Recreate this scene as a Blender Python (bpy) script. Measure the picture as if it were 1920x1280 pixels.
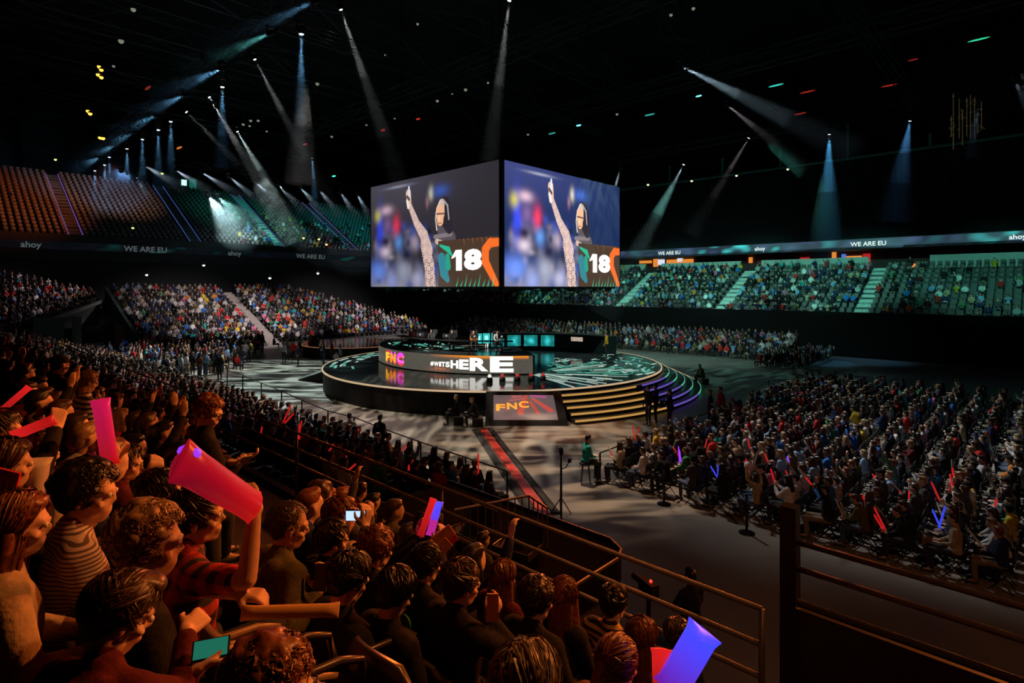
import bpy, bmesh, math, random
import numpy as np
from mathutils import Vector, Matrix, Euler
random.seed(7); np.random.seed(7)
for _o in list(bpy.data.objects): bpy.data.objects.remove(_o)
S = bpy.context.scene
COL = S.collection
PI = math.pi
# ------------------------------------------------------------------ frame of the hall
# camera stands in the near stand, 6 m above the arena floor; the hall's long axis is D, its short axis M
F = 1060.0; HZ = 540.0; EYE = 6.0
D = Vector((0.7269, -0.6868, 0.0)); M = Vector((0.6868, 0.7269, 0.0))
ROT = math.atan2(D.y, D.x)
def UO(u, o, z=0.0): return Vector((D.x*u + M.x*o, D.y*u + M.y*o, z))
def to_uo(p): return (p[0]*D.x + p[1]*D.y, p[0]*M.x + p[1]*M.y)
def proj(p): return (960 + F*p[0]/p[1], HZ + F*(EYE - p[2])/p[1]) if p[1] > .05 else (-9999, 9999)
def ray(px, py, Y): return Vector(((px-960)/F*Y, Y, EYE-(py-HZ)/F*Y))
def at_z(px, py, z): return ray(px, py, (EYE-z)*F/(py-HZ))
def at_o(px, py, o): return ray(px, py, o/(M.y + M.x*(px-960)/F))
def at_u(px, py, u): return ray(px, py, u/(D.y + D.x*(px-960)/F))
# ------------------------------------------------------------------ camera, world, exposure
cam = bpy.data.cameras.new('camera'); camo = bpy.data.objects.new('camera', cam); COL.objects.link(camo)
cam.sensor_width = 36; cam.lens = F/1920*36; cam.shift_y = -(640-HZ)/1920
cam.clip_start = .05; cam.clip_end = 300
camo.location = (0, 0, EYE); camo.rotation_euler = (PI/2, 0, 0); S.camera = camo
W = bpy.data.worlds.new('world'); S.world = W; W.use_nodes = True
W.node_tree.nodes['Background'].inputs[0].default_value = (.010, .014, .018, 1)
W.node_tree.nodes['Background'].inputs[1].default_value = .12
S.view_settings.view_transform = 'Standard'; S.view_settings.look = 'None'
S.view_settings.exposure = 0.0; S.view_settings.gamma = 1; S.view_settings.use_curve_mapping = False
cy = S.cycles
cy.max_bounces = 5; cy.diffuse_bounces = 2; cy.glossy_bounces = 3; cy.transmission_bounces = 4; cy.transparent_max_bounces = 12
cy.volume_bounces = 0; cy.caustics_reflective = False; cy.caustics_refractive = False
cy.use_denoising = True; cy.sample_clamp_indirect = 3.0; cy.use_light_tree = True; cy.blur_glossy = 0.5
# ------------------------------------------------------------------ show lights: unseen spots without fixtures, some added to brighten dark places
def aim(o, target):
    o.rotation_euler = (Vector(target) - o.location).to_track_quat('-Z', 'Y').to_euler()
def spot(loc, target, color, power, deg, blend=.4, size=.12, gobo=None, vol=0.0):
    l = bpy.data.lights.new('spot', 'SPOT'); o = bpy.data.objects.new('spot_light', l); COL.objects.link(o)
    l.color = color; l.energy = power; l.spot_size = math.radians(deg); l.spot_blend = blend; l.shadow_soft_size = size
    try: l.volume_factor = vol
    except Exception: pass
    o.location = loc; aim(o, target)
    if gobo:
        l.use_nodes = True; nt = l.node_tree; N = nt.nodes; L = nt.links
        em = N['Emission']
        tc = N.new('ShaderNodeTexCoord'); sep = N.new('ShaderNodeSeparateXYZ'); L.new(tc.outputs['Normal'], sep.inputs[0])
        dx = N.new('ShaderNodeMath'); dx.operation = 'DIVIDE'; L.new(sep.outputs[0], dx.inputs[0]); L.new(sep.outputs[2], dx.inputs[1])
        dy = N.new('ShaderNodeMath'); dy.operation = 'DIVIDE'; L.new(sep.outputs[1], dy.inputs[0]); L.new(sep.outputs[2], dy.inputs[1])
        cb = N.new('ShaderNodeCombineXYZ'); L.new(dx.outputs[0], cb.inputs[0]); L.new(dy.outputs[0], cb.inputs[1])
        mp = N.new('ShaderNodeMapping'); L.new(cb.outputs[0], mp.inputs[0])
        mp.inputs['Rotation'].default_value = (0, 0, gobo.get('rot', 0)); mp.inputs['Scale'].default_value = (gobo.get('sx', 3), gobo.get('sy', 20), 1)
        nz = N.new('ShaderNodeTexNoise'); L.new(mp.outputs[0], nz.inputs['Vector'])
        nz.inputs['Scale'].default_value = 1; nz.inputs['Detail'].default_value = gobo.get('detail', 2); nz.inputs['Distortion'].default_value = gobo.get('dist', .8)
        rp = N.new('ShaderNodeMapRange'); L.new(nz.outputs['Fac'], rp.inputs[0])
        rp.inputs['From Min'].default_value = gobo.get('lo', .42); rp.inputs['From Max'].default_value = gobo.get('hi', .62)
        rp.inputs['To Min'].default_value = gobo.get('dark', .05); rp.inputs['To Max'].default_value = 1.0
        L.new(rp.outputs[0], em.inputs['Strength'])
    return o
RIG = 17.0
TEAL = (.18, 1, .78); WARM = (1, .30, .045); WHITE = (1, .93, .84); COOL = (.62, .86, 1)
# wash over the near stand: amber from the front right, a red one from the left
spot(UO(4, 34, 11), UO(-2.5, 1.0, 4), (1, .20, .026), 24000, 24, .9, .25)
spot(UO(-16, 24, 12), UO(-6, 1.2, 4.6), (1, .17, .020), 14000, 30, .9, .25)
spot(UO(-26, 20, 13), UO(-15, 1.5, 4.8), (1, .12, .025), 3800, 30, .9, .3)
spot(UO(2, 13, 17), UO(-3.5, 1.2, 4.6), (1, .27, .05), 7000, 30, .9, .25)
spot(UO(6, 2, 13), UO(-2.5, 9.5, 0), (1, .34, .12), 1100, 60, 1, .3)  # added lamp that stands in for warm spill on the floor
# patterned white washes over the floor
_g = dict(sx=6, sy=26, rot=.35, lo=.46, hi=.60, dark=.015, dist=1.4)
spot(UO(-46, 22, RIG), UO(-40, 15, 0), (.80, 1, .92), 32000, 62, .5, .1, dict(_g))
spot(UO(-24, 12, RIG), UO(-20, 15.5, 0), (1, .86, .66), 15000, 56, .5, .1, dict(_g, rot=.5))
spot(UO(-13, 16, RIG), UO(-12.5, 15.5, 0), (1, .66, .42), 12500, 44, .6, .1, dict(_g, rot=.7, sx=4, sy=14))
spot(UO(-16, 14, RIG), UO(-15.5, 19.5, 0), (1, .30, .08), 6500, 22, .9, .1, dict(_g, rot=.7, sx=4, sy=14, dark=.4))
spot(UO(-30, 40, RIG), UO(-20, 40, 0), (.35, 1, .82), 4500, 56, .6, .1, dict(_g, rot=-.5))
# teal patterned light on the stage deck
spot(UO(-20, 30, RIG), UO(-22.5, 30, 1.2), (.45, 1, .78), 26000, 50, .3, .05, dict(sx=10, sy=70, rot=1.15, lo=.47, hi=.56, dark=.0, dist=.3, detail=1))
spot(UO(-34, 30, RIG), UO(-33, 31, 1.2), (.40, 1, .85), 9000, 46, .3, .05, dict(sx=10, sy=60, rot=.5, lo=.46, hi=.56, dark=.0, dist=.4, detail=1))
spot(UO(-26, 4, 14.5), UO(-26.2, 23.3, 3), WHITE, 30000, 17, .8, .2)  # this and the next two are added to brighten the people on stage
spot(UO(-12, 20, RIG), UO(-22.5, 32.5, 2.2), WHITE, 9000, 30, .8, .2)
spot(UO(-22, 44, RIG), UO(-26, 30, 3), (.8, 1, .95), 11000, 34, .8, .2)
# white over the left stand and the lower near block
spot(UO(-48, 30, RIG), UO(-65, 24, 2), (1, .86, .84), 22000, 50, .9, .3)
spot(UO(-44, 40, RIG), UO(-65, 40, 2), (1, .90, .90), 19000, 44, .9, .3)
spot(UO(-40, 20, RIG), UO(-46, 11, 1), (1, .80, .78), 9500, 50, .9, .3)
spot(UO(-24, 22, RIG), UO(-24, 9, 1), (1, .72, .66), 8500, 56, .9, .3)
spot(UO(-70, 24, 16), UO(-72, 5, 5), (1, .72, .8), 9500, 30, .9, .3)
# right floor block
spot(UO(-12, 34, RIG), UO(-4.5, 29, 1), (.80, .95, .92), 9500, 46, .9, .3)
spot(UO(-12, 24, RIG), UO(-4.0, 21, 1), (.95, .93, .88), 11000, 40, .9, .3)
spot(UO(-16, 20, RIG), UO(-7, 18, 1), (.95, .90, .85), 4200, 34, .9, .3)
# far stand, teal
for _u, _p in ((-50, 7000), (-37, 11000), (-26, 12500), (-15, 11500), (-4, 7000)):
    spot(UO(_u, 42, RIG), UO(_u+1, 62.5, 6.5), (.20, 1, .74), _p, 38, .8, .3)
spot(UO(-26, 30, RIG), UO(-28, 50, 1), (.55, 1, .88), 11000, 80, .9, .3)
# upper left tier: amber on its near end, violet edge, teal beyond
spot(UO(-60, 16, 26), UO(-84, 6, 15), (1, .20, .05), 17000, 42, .9, .3)
spot(UO(-60, 22, 27), UO(-86, 17, 18), (1, .50, .28), 15000, 30, .9, .3)
spot(UO(-62, 40, 27), UO(-84, 34, 15), (.06, 1, .70), 10000, 40, .9, .3)
spot(UO(-62, 50, 27), UO(-84, 50, 15), (.05, .85, .80), 11000, 44, .9, .3)
spot(UO(-50, 22, 16), UO(-50, 22, 24), (.3, .6, .8), 300, 150, .9, .3)
# ------------------------------------------------------------------ materials
MATS = {}
def principled(name, color, rough=.6, metal=0.0, noise=0.0, nscale=8.0, bump=0.0, bscale=60.0, spec=.5, sheen=0.0):
    if name in MATS: return MATS[name]
    m = bpy.data.materials.new(name); m.use_nodes = True; nt = m.node_tree; N = nt.nodes; L = nt.links
    b = N['Principled BSDF']; c = (*color, 1)
    b.inputs['Base Color'].default_value = c; b.inputs['Roughness'].default_value = rough; b.inputs['Metallic'].default_value = metal
    b.inputs['Specular IOR Level'].default_value = spec
    if sheen: b.inputs['Sheen Weight'].default_value = sheen
    if noise or bump:
        tc = N.new('ShaderNodeTexCoord')
    if noise:
        nz = N.new('ShaderNodeTexNoise'); nz.inputs['Scale'].default_value = nscale; nz.inputs['Detail'].default_value = 4
        L.new(tc.outputs['Object'], nz.inputs['Vector'])
        mr = N.new('ShaderNodeMapRange'); mr.inputs['From Min'].default_value = .3; mr.inputs['From Max'].default_value = .7
        mr.inputs['To Min'].default_value = 1-noise; mr.inputs['To Max'].default_value = 1+noise; L.new(nz.outputs['Fac'], mr.inputs[0])
        mx = N.new('ShaderNodeVectorMath'); mx.operation = 'SCALE'; mx.inputs[0].default_value = color; L.new(mr.outputs[0], mx.inputs['Scale'])
        L.new(mx.outputs[0], b.inputs['Base Color'])
    if bump:
        n2 = N.new('ShaderNodeTexNoise'); n2.inputs['Scale'].default_value = bscale; n2.inputs['Detail'].default_value = 3
        L.new(tc.outputs['Object'], n2.inputs['Vector'])
        bp = N.new('ShaderNodeBump'); bp.inputs['Strength'].default_value = bump; bp.inputs['Distance'].default_value = .02
        L.new(n2.outputs['Fac'], bp.inputs['Height']); L.new(bp.outputs[0], b.inputs['Normal'])
    MATS[name] = m; return m
def emit(name, color, strength=1.0):
    if name in MATS: return MATS[name]
    m = bpy.data.materials.new(name); m.use_nodes = True; N = m.node_tree.nodes
    b = N['Principled BSDF']; b.inputs['Base Color'].default_value = (.02, .02, .02, 1); b.inputs['Roughness'].default_value = .4
    b.inputs['Emission Color'].default_value = (*color, 1); b.inputs['Emission Strength'].default_value = strength
    MATS[name] = m; return m
def emit_attr(name, strength=1.0):
    if name in MATS: return MATS[name]
    m = bpy.data.materials.new(name); m.use_nodes = True; N = m.node_tree.nodes
    b = N['Principled BSDF']; b.inputs['Base Color'].default_value = (.01, .01, .01, 1); b.inputs['Roughness'].default_value = .35
    a = N.new('ShaderNodeAttribute'); a.attribute_name = 'Col'
    m.node_tree.links.new(a.outputs['Color'], b.inputs['Emission Color']); b.inputs['Emission Strength'].default_value = strength
    MATS[name] = m; return m
def stripe(name, c1, c2, sx=0, sy=0, sz=30, width=.5, rough=.8, plaid=False):
    m = bpy.data.materials.new(name); m.use_nodes = True; N = m.node_tree.nodes; L = m.node_tree.links; b = N['Principled BSDF']
    b.inputs['Roughness'].default_value = rough
    tc = N.new('ShaderNodeTexCoord'); mp = N.new('ShaderNodeMapping'); L.new(tc.outputs['Object'], mp.inputs[0])
    sp = N.new('ShaderNodeSeparateXYZ'); L.new(mp.outputs[0], sp.inputs[0])
    nz = N.new('ShaderNodeTexNoise'); nz.inputs['Scale'].default_value = 5; L.new(tc.outputs['Object'], nz.inputs['Vector'])
    def wave(sock, s):
        a = N.new('ShaderNodeMath'); a.operation = 'MULTIPLY'; a.inputs[1].default_value = s; L.new(sock, a.inputs[0])
        a2 = N.new('ShaderNodeMath'); a2.operation = 'MULTIPLY_ADD'; a2.inputs[1].default_value = 2.2; L.new(nz.outputs['Fac'], a2.inputs[0]); L.new(a.outputs[0], a2.inputs[2])
        q = N.new('ShaderNodeMath'); q.operation = 'SINE'; L.new(a2.outputs[0], q.inputs[0])
        g = N.new('ShaderNodeMath'); g.operation = 'GREATER_THAN'; g.inputs[1].default_value = width*2-1; L.new(q.outputs[0], g.inputs[0]); return g
    g = wave(sp.outputs[2], sz)
    if plaid:
        g2 = wave(sp.outputs[0], sz); ad = N.new('ShaderNodeMath'); ad.operation = 'ADD'; L.new(g.outputs[0], ad.inputs[0]); L.new(g2.outputs[0], ad.inputs[1])
        h = N.new('ShaderNodeMath'); h.operation = 'MULTIPLY'; h.inputs[1].default_value = .5; L.new(ad.outputs[0], h.inputs[0]); g = h
    mx = N.new('ShaderNodeMix'); mx.data_type = 'RGBA'; L.new(g.outputs[0], mx.inputs[0]); mx.inputs[6].default_value = (*c1, 1); mx.inputs[7].default_value = (*c2, 1)
    L.new(mx.outputs[2], b.inputs['Base Color']); MATS[name] = m; return m
BLACK = principled('matte_black', (.012, .012, .013), .7)
BLACKM = principled('black_metal', (.02, .02, .022), .35, .6)
STEEL = principled('steel', (.45, .45, .46), .3, .9, noise=.15)
RAILM = principled('painted_rail', (.13, .11, .10), .38, .3, noise=.2)
CONC = principled('riser_concrete', (.055, .055, .055), .8, noise=.3, nscale=2)
# ------------------------------------------------------------------ mesh building
class MB:
    def __init__(s): s.v = []; s.f = []; s.m = []
    def add(s, vs, fs, mi=0):
        n = len(s.v); s.v += [tuple(p) for p in vs]; s.f += [tuple(i+n for i in f) for f in fs]; s.m += [mi]*len(fs); return s
    def hexa(s, p, mi=0):   # 8 corners: bottom ring of four, top ring of four
        return s.add(p, [(3, 2, 1, 0), (4, 5, 6, 7), (0, 1, 5, 4), (1, 2, 6, 5), (2, 3, 7, 6), (3, 0, 4, 7)], mi)
    def box(s, c, size, rz=0, mi=0, R=None):
        a, b, h = size[0]/2, size[1]/2, size[2]/2; c = Vector(c)
        R = R or Matrix.Rotation(rz, 3, 'Z')
        return s.hexa([c + R @ Vector(q) for q in ((-a,-b,-h),(a,-b,-h),(a,b,-h),(-a,b,-h),(-a,-b,h),(a,-b,h),(a,b,h),(-a,b,h))], mi)
    def uo(s, u0, u1, o0, o1, z0, z1, mi=0):
        return s.hexa([UO(u0,o0,z0),UO(u1,o0,z0),UO(u1,o1,z0),UO(u0,o1,z0),UO(u0,o0,z1),UO(u1,o0,z1),UO(u1,o1,z1),UO(u0,o1,z1)], mi)
    def tube(s, pts, r, n=8, mi=0, cap=True):
        pts = [Vector(p) for p in pts]; rs = r if hasattr(r, '__len__') else [r]*len(pts)
        rings = []; ref = Vector((0, 0, 1))
        for i, p in enumerate(pts):
            t = (pts[min(i+1, len(pts)-1)] - pts[max(i-1, 0)]).normalized()
            if abs(t.dot(ref)) > .93: ref = Vector((1, 0, 0)) if abs(t.x) < .9 else Vector((0, 1, 0))
            a = t.cross(ref).normalized(); b = a.cross(t).normalized()
            rings.append([p + a*math.cos(2*PI*k/n)*rs[i] + b*math.sin(2*PI*k/n)*rs[i] for k in range(n)])
        vs = [q for g in rings for q in g]; fs = []
        for i in range(len(rings)-1):
            for k in range(n):
                fs.append((i*n+k, i*n+(k+1) % n, (i+1)*n+(k+1) % n, (i+1)*n+k))
        if cap: fs += [tuple(reversed(range(n))), tuple((len(rings)-1)*n+k for k in range(n))]
        return s.add(vs, fs, mi)
    def lathe(s, prof, c=(0, 0, 0), n=24, mi=0, R=None, a0=0, a1=2*PI):
        c = Vector(c); full = abs(a1-a0-2*PI) < 1e-6; k = n if full else n+1; vs = []; fs = []
        for r, z in prof:
            for i in range(k):
                a = a0+(a1-a0)*i/n; p = Vector((r*math.cos(a), r*math.sin(a), z)); vs.append(c + (R @ p if R else p))
        for j in range(len(prof)-1):
            for i in range(n):
                i2 = (i+1) % k; fs.append((j*k+i, j*k+i2, (j+1)*k+i2, (j+1)*k+i))
        return s.add(vs, fs, mi)
    def ball(s, c, r, mi=0, nu=10, nv=7, R=None):
        c = Vector(c); r = r if hasattr(r, '__len__') else (r, r, r); vs = []; fs = []
        for j in range(nv+1):
            t = PI*j/nv
            for i in range(nu):
                a = 2*PI*i/nu; p = Vector((r[0]*math.sin(t)*math.cos(a), r[1]*math.sin(t)*math.sin(a), -r[2]*math.cos(t)))
                vs.append(c + (R @ p if R else p))
        for j in range(nv):
            for i in range(nu): fs.append((j*nu+i, j*nu+(i+1) % nu, (j+1)*nu+(i+1) % nu, (j+1)*nu+i))
        return s.add(vs, fs, mi)
    def mesh(s, name, mats, smooth=False):
        me = bpy.data.meshes.new(name); me.from_pydata(s.v, [], s.f)
        for m in (mats if isinstance(mats, (list, tuple)) else [mats]): me.materials.append(m)
        if any(s.m): me.polygons.foreach_set('material_index', s.m)
        if smooth: me.polygons.foreach_set('use_smooth', [True]*len(me.polygons))
        me.update(); return me
    def build(s, name, mats, parent=None, smooth=False, loc=None, rz=0):
        me = s.mesh(name, mats, smooth); o = bpy.data.objects.new(name, me); COL.objects.link(o)
        if parent is not None: o.parent = parent
        if loc is not None: o.location = loc; o.rotation_euler = (0, 0, rz)
        return o
def tag(o, label=None, cat=None, group=None, kind=None):
    if label: o['label'] = label
    if cat: o['category'] = cat
    if group: o['group'] = group
    if kind: o['kind'] = kind
    return o
def empty(name, loc, rz=0, label=None, cat=None, group=None):
    o = bpy.data.objects.new(name, None); COL.objects.link(o); o.location = loc; o.rotation_euler = (0, 0, rz); o.empty_display_size = .1
    return tag(o, label, cat, group)
def link(name, me, parent=None, loc=(0, 0, 0), rot=(0, 0, 0)):
    o = bpy.data.objects.new(name, me); COL.objects.link(o); o.location = loc; o.rotation_euler = rot
    if parent is not None: o.parent = parent
    return o
def struct(name, mb, mats, **k): return tag(mb.build(name, mats, **k), kind='structure')
def text_mesh(txt, size, bold=.02, name='lettering', align='LEFT', depth=.0, spacing=1.0):
    c = bpy.data.curves.new('lettering', 'FONT'); c.body = txt; c.size = size; c.offset = bold; c.align_x = align; c.extrude = depth
    c.resolution_u = 3; c.space_character = spacing
    o = bpy.data.objects.new('lettering', c); COL.objects.link(o); bpy.context.view_layer.update()
    me = bpy.data.meshes.new_from_object(o.evaluated_get(bpy.context.evaluated_depsgraph_get()))
    bpy.data.objects.remove(o); bpy.data.curves.remove(c); me.name = name; return me
def grid_mesh(name, P, C, mat):   # P (ny,nx,3) points, C (ny,nx,3) colours
    ny, nx = P.shape[:2]; me = bpy.data.meshes.new(name)
    idx = np.arange(ny*nx).reshape(ny, nx)
    q = np.stack([idx[:-1, :-1], idx[:-1, 1:], idx[1:, 1:], idx[1:, :-1]], -1).reshape(-1, 4)
    me.vertices.add(ny*nx); me.vertices.foreach_set('co', P.reshape(-1).astype(np.float32))
    me.loops.add(q.size); me.loops.foreach_set('vertex_index', q.reshape(-1).astype(np.int32))
    me.polygons.add(len(q)); me.polygons.foreach_set('loop_start', (np.arange(len(q))*4).astype(np.int32))
    me.update(calc_edges=True); me.validate()
    at = me.color_attributes.new('Col', 'FLOAT_COLOR', 'POINT')
    cc = np.concatenate([C.reshape(-1, 3), np.ones((ny*nx, 1))], 1).astype(np.float32); at.data.foreach_set('color', cc.reshape(-1))
    me.materials.append(mat); return me
# ================================================================== the hall
floor_mat = bpy.data.materials.new('arena_floor'); floor_mat.use_nodes = True
_N = floor_mat.node_tree.nodes; _L = floor_mat.node_tree.links; _b = _N['Principled BSDF']
_tc = _N.new('ShaderNodeTexCoord'); _n1 = _N.new('ShaderNodeTexNoise'); _n1.inputs['Scale'].default_value = .35; _n1.inputs['Detail'].default_value = 6
_L.new(_tc.outputs['Object'], _n1.inputs['Vector'])
_cr = _N.new('ShaderNodeValToRGB'); _L.new(_n1.outputs['Fac'], _cr.inputs[0])
_cr.color_ramp.elements[0].position = .3; _cr.color_ramp.elements[0].color = (.17, .155, .14, 1)
_cr.color_ramp.elements[1].position = .7; _cr.color_ramp.elements[1].color = (.30, .28, .25, 1)
_L.new(_cr.outputs[0], _b.inputs['Base Color'])
_n2 = _N.new('ShaderNodeTexNoise'); _n2.inputs['Scale'].default_value = 2.2; _n2.inputs['Detail'].default_value = 5; _L.new(_tc.outputs['Object'], _n2.inputs['Vector'])
_mr = _N.new('ShaderNodeMapRange'); _L.new(_n2.outputs['Fac'], _mr.inputs[0]); _mr.inputs['To Min'].default_value = .28; _mr.inputs['To Max'].default_value = .55
_L.new(_mr.outputs[0], _b.inputs['Roughness'])
b = MB(); b.uo(-105, 30, -14, 80, -.3, 0); struct('floor', b, floor_mat)
WALLM = principled('dark_wall', (.007, .008, .009), .85, noise=.25, nscale=.5)
b = MB(); b.uo(-104.6, -104, -14, 80, 0, 34); struct('wall_left', b, WALLM)
b = MB(); b.uo(-104, 30, 79, 79.6, 0, 34); struct('wall_far', b, WALLM)
b = MB(); b.uo(30, 30.6, -14, 80, 0, 34); struct('wall_right', b, WALLM)
b = MB(); b.uo(-104, 30, -14.6, -14, 0, 34); struct('wall_near', b, WALLM)
b = MB(); b.uo(-105, 31, -15, 80, 34, 34.5); struct('ceiling', b, principled('roof', (.012, .013, .015), .9))
# roof trusses
def truss(name, p0, p1, size, label, cat='truss', group=None, mat=BLACKM, panel=1.6, kind=None, r=.04):
    p0 = Vector(p0); p1 = Vector(p1); t = (p1-p0); L = t.length; t.normalize(); side = t.cross(Vector((0, 0, 1))).normalized(); up = Vector((0, 0, 1))
    h = size/2; cs = [side*a*h + up*c*h for a, c in ((-1, -1), (1, -1), (1, 1), (-1, 1))]
    b = MB(); n = max(2, int(L/panel))
    for c in cs: b.tube([c, c + t*L], r, 4)
    for i in range(n):
        a, e = t*L*i/n, t*L*(i+1)/n
        for j in range(4):
            c1, c2 = cs[j], cs[(j+1) % 4]; b.tube([c1+a, (c2 if i % 2 else c1)+e] if False else ([c1+a, c2+e] if i % 2 else [c2+a, c1+e]), r*.6, 3, cap=False)
    o = b.build(name, mat, loc=p0); tag(o, label, cat, group, kind); return o
STRUSS = principled('roof_steel', (.05, .055, .06), .6, .3)
for k, u in enumerate(range(-96, 24, 12)):
    truss('trim_%d' % (k+1), UO(u, -13, 30), UO(u, 78, 30), 2.6, None, None, None, STRUSS, 4.5, 'structure', .11)
for k, o_ in enumerate((2, 20, 38, 56)):
    truss('trim_%d' % (k+20), UO(-103, o_, 28), UO(29, o_, 28), 1.4, None, None, None, STRUSS, 4.5, 'structure', .08)
# ------------------------------------------------------------------ stands (setting)
STANDC = principled('stand_concrete', (.10, .10, .10), .85, noise=.25, nscale=1.5)
def tiers_m(name, u0, u1, o0, dz, zs, step, n, mi=None, back=True):   # rows along D, rising with +o
    b = MB()
    for k in range(n):
        b.uo(u0, u1, o0+k*step, o0+(k+1)*step, 0 if k == 0 else zs-.3, zs+k*dz)
    return struct(name, b, mi or STANDC)
def tiers_u(name, o0, o1, u0, dz, zs, step, n, mi=None):   # rows along M, rising with -u
    b = MB()
    for k in range(n):
        b.uo(u0-(k+1)*step, u0-k*step, o0, o1, 0 if k == 0 else max(0, zs-.3), zs+k*dz)
    return struct(name, b, mi or STANDC)
FAR0, FARZ, FARS, FARR, FARN = 56.0, 3.0, .84, .43, 12
tiers_m('floor_far_stand', -74, 28, FAR0, FARR, FARZ, FARS, FARN)
b = MB(); b.uo(-74, 28, FAR0-.25, FAR0-.02, 0, 3.9); struct('wall_far_front', b, principled('stand_front', (.004, .005, .005), .8, spec=.2))
PALE = principled('pale_parapet', (.42, .46, .44), .7, noise=.15)
b = MB()
for u0, u1 in ((-60, -50.6), (-48.5, -38.2), (-36, -25.8), (-23.5, -13), (-8, 28)): b.uo(u0, u1, 66.1, 66.25, 7.9, 9.15)
struct('trim_60', b, PALE)
# concourse behind the far stand: back wall, lit kiosks
b = MB(); b.uo(-74, 28, 70.4, 70.8, 0, 10.2); struct('wall_far_concourse', b, principled('concourse_wall', (.05, .02, .02), .8, noise=.3, nscale=.6))
b = MB(); b.uo(-74, 28, 66.3, 70.4, 7.6, 7.9); struct('floor_far_concourse', b, STANDC)
b = MB(); b.uo(-74, 28, 67, 79, 10.0, 10.25); struct('ceiling_far_concourse', b, BLACK)
def ledge(name, a, c, z0, z1, thick, mat):
    pass
# black drape closing the far upper tier, with the rail it hangs from
b = MB()
for i in range(150):
    u = -38 + i*.42; w = .16*(i % 2)
    b.hexa([UO(u,69+w,11.2),UO(u+.42,69.16-w,11.2),UO(u+.42,69.3,11.2),UO(u,69.3,11.2),UO(u,69+w,19.6),UO(u+.42,69.16-w,19.6),UO(u+.42,69.3,19.6),UO(u,69.3,19.6)])
tag(b.build('drape', principled('black_drape', (.012, .016, .022), .9, noise=.2, nscale=1), loc=(0, 0, 0)), 'tall black drape hanging above the LED ribbon of the far stand', 'drape')
b = MB(); b.tube([UO(-52, 68.9, 19.9), UO(24, 68.9, 19.9)], .16, 6); tag(b.build('drape_rail', principled('green_steel', (.06, .38, .30), .5)), 'long green rail running above the black drape', 'rail')
for x, y, wh in ((1590, 232, 'tallest green hanger post, in the middle of'), (1355, 296, 'second green hanger post from the left on'), (1744, 250, 'rightmost thin green hanger post on'), (1256, 310, 'leftmost thin green hanger post on'), (1464, 280, 'third thin green hanger post from the left on')):
    p = at_o(x, y, 68.9); u = to_uo(p)[0]
    b = MB(); b.uo(-.13, .13, -.13, .13, 0, p.z-20.06); o = b.build('hanger_post', MATS['green_steel'], loc=UO(u, 68.9, 20.06))
    tag(o, wh+' the drape rail', 'post', 'hanger posts of the drape rail')
# far upper tier seen left of the drape
tiers_m('floor_far_upper_tier', -72, -37, 70.9, .45, 11.6, .8, 9)
# left end stand: lower wedge + upper tier
UL0, ULZ, ULS, ULR, ULN = -76.0, 11.4, .82, .46, 20
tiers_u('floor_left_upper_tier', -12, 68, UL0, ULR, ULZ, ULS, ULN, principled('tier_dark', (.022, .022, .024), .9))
b = MB(); b.uo(-76.3, -75.9, -12, 68, 9.0, 11.75); struct('wall_left_fascia', b, principled('fascia', (.02, .022, .024), .6))
b = MB(); b.uo(-92, -76.3, -12, 68, 8.6, 9.0); struct('ceiling_left_concourse', b, BLACK)
b = MB(); b.uo(-84.4, -84, -12, 68, 0, 9); struct('wall_left_concourse', b, WALLM)
b = MB()
for k in range(34):
    o0 = -8+k*2.1
    if random.random() < .62: b.uo(-83.99, -83.9, o0, o0+random.uniform(.7, 1.9), 8.05, 8.35)
tag(b.build('concourse_lights', emit('concourse_glow', (1, .5, .16), .35)), 'broken row of small amber concourse lights under the upper left tier', 'lights', kind='stuff')
# retractable left block
LB0, LBR, LBS, LBN = -58.6, .36, .92, 15
def lb_rows(o_): return 15 if o_ < 34 else max(2, int(15-(o_-34)*1.0))
for a, c, nm in ((14.2, 25.2, 'floor_left_block'), (26.6, 34, 'floor_left_block_middle')): tiers_u(nm, a, c, LB0, LBR, .25, LBS, 15)
b = MB()
for i in range(12):
    a = 34+i
    for k in range(lb_rows(a+.5)): b.uo(LB0-(k+1)*LBS, LB0-k*LBS, a, a+1, 0, .25+k*LBR)
struct('floor_left_block_end', b, STANDC)
b = MB()
for k in range(30): b.uo(LB0-(k+1)*LBS/2, LB0-k*LBS/2, 25.2, 26.6, 0, .25+k*LBR/2+.02)
struct('floor_left_aisle', b, principled('aisle_step', (.34, .30, .28), .8, noise=.2))
b = MB(); b.hexa([UO(-58.4,13.9,0),UO(-58.4,14.15,0),UO(-72.6,14.15,0),UO(-72.6,13.9,0),UO(-58.4,13.9,.9),UO(-58.4,14.15,.9),UO(-72.6,14.15,6.1),UO(-72.6,13.9,6.1)])
struct('wall_left_block_side', b, principled('green_panel', (.10, .15, .14), .6, noise=.2, nscale=1))
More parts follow.
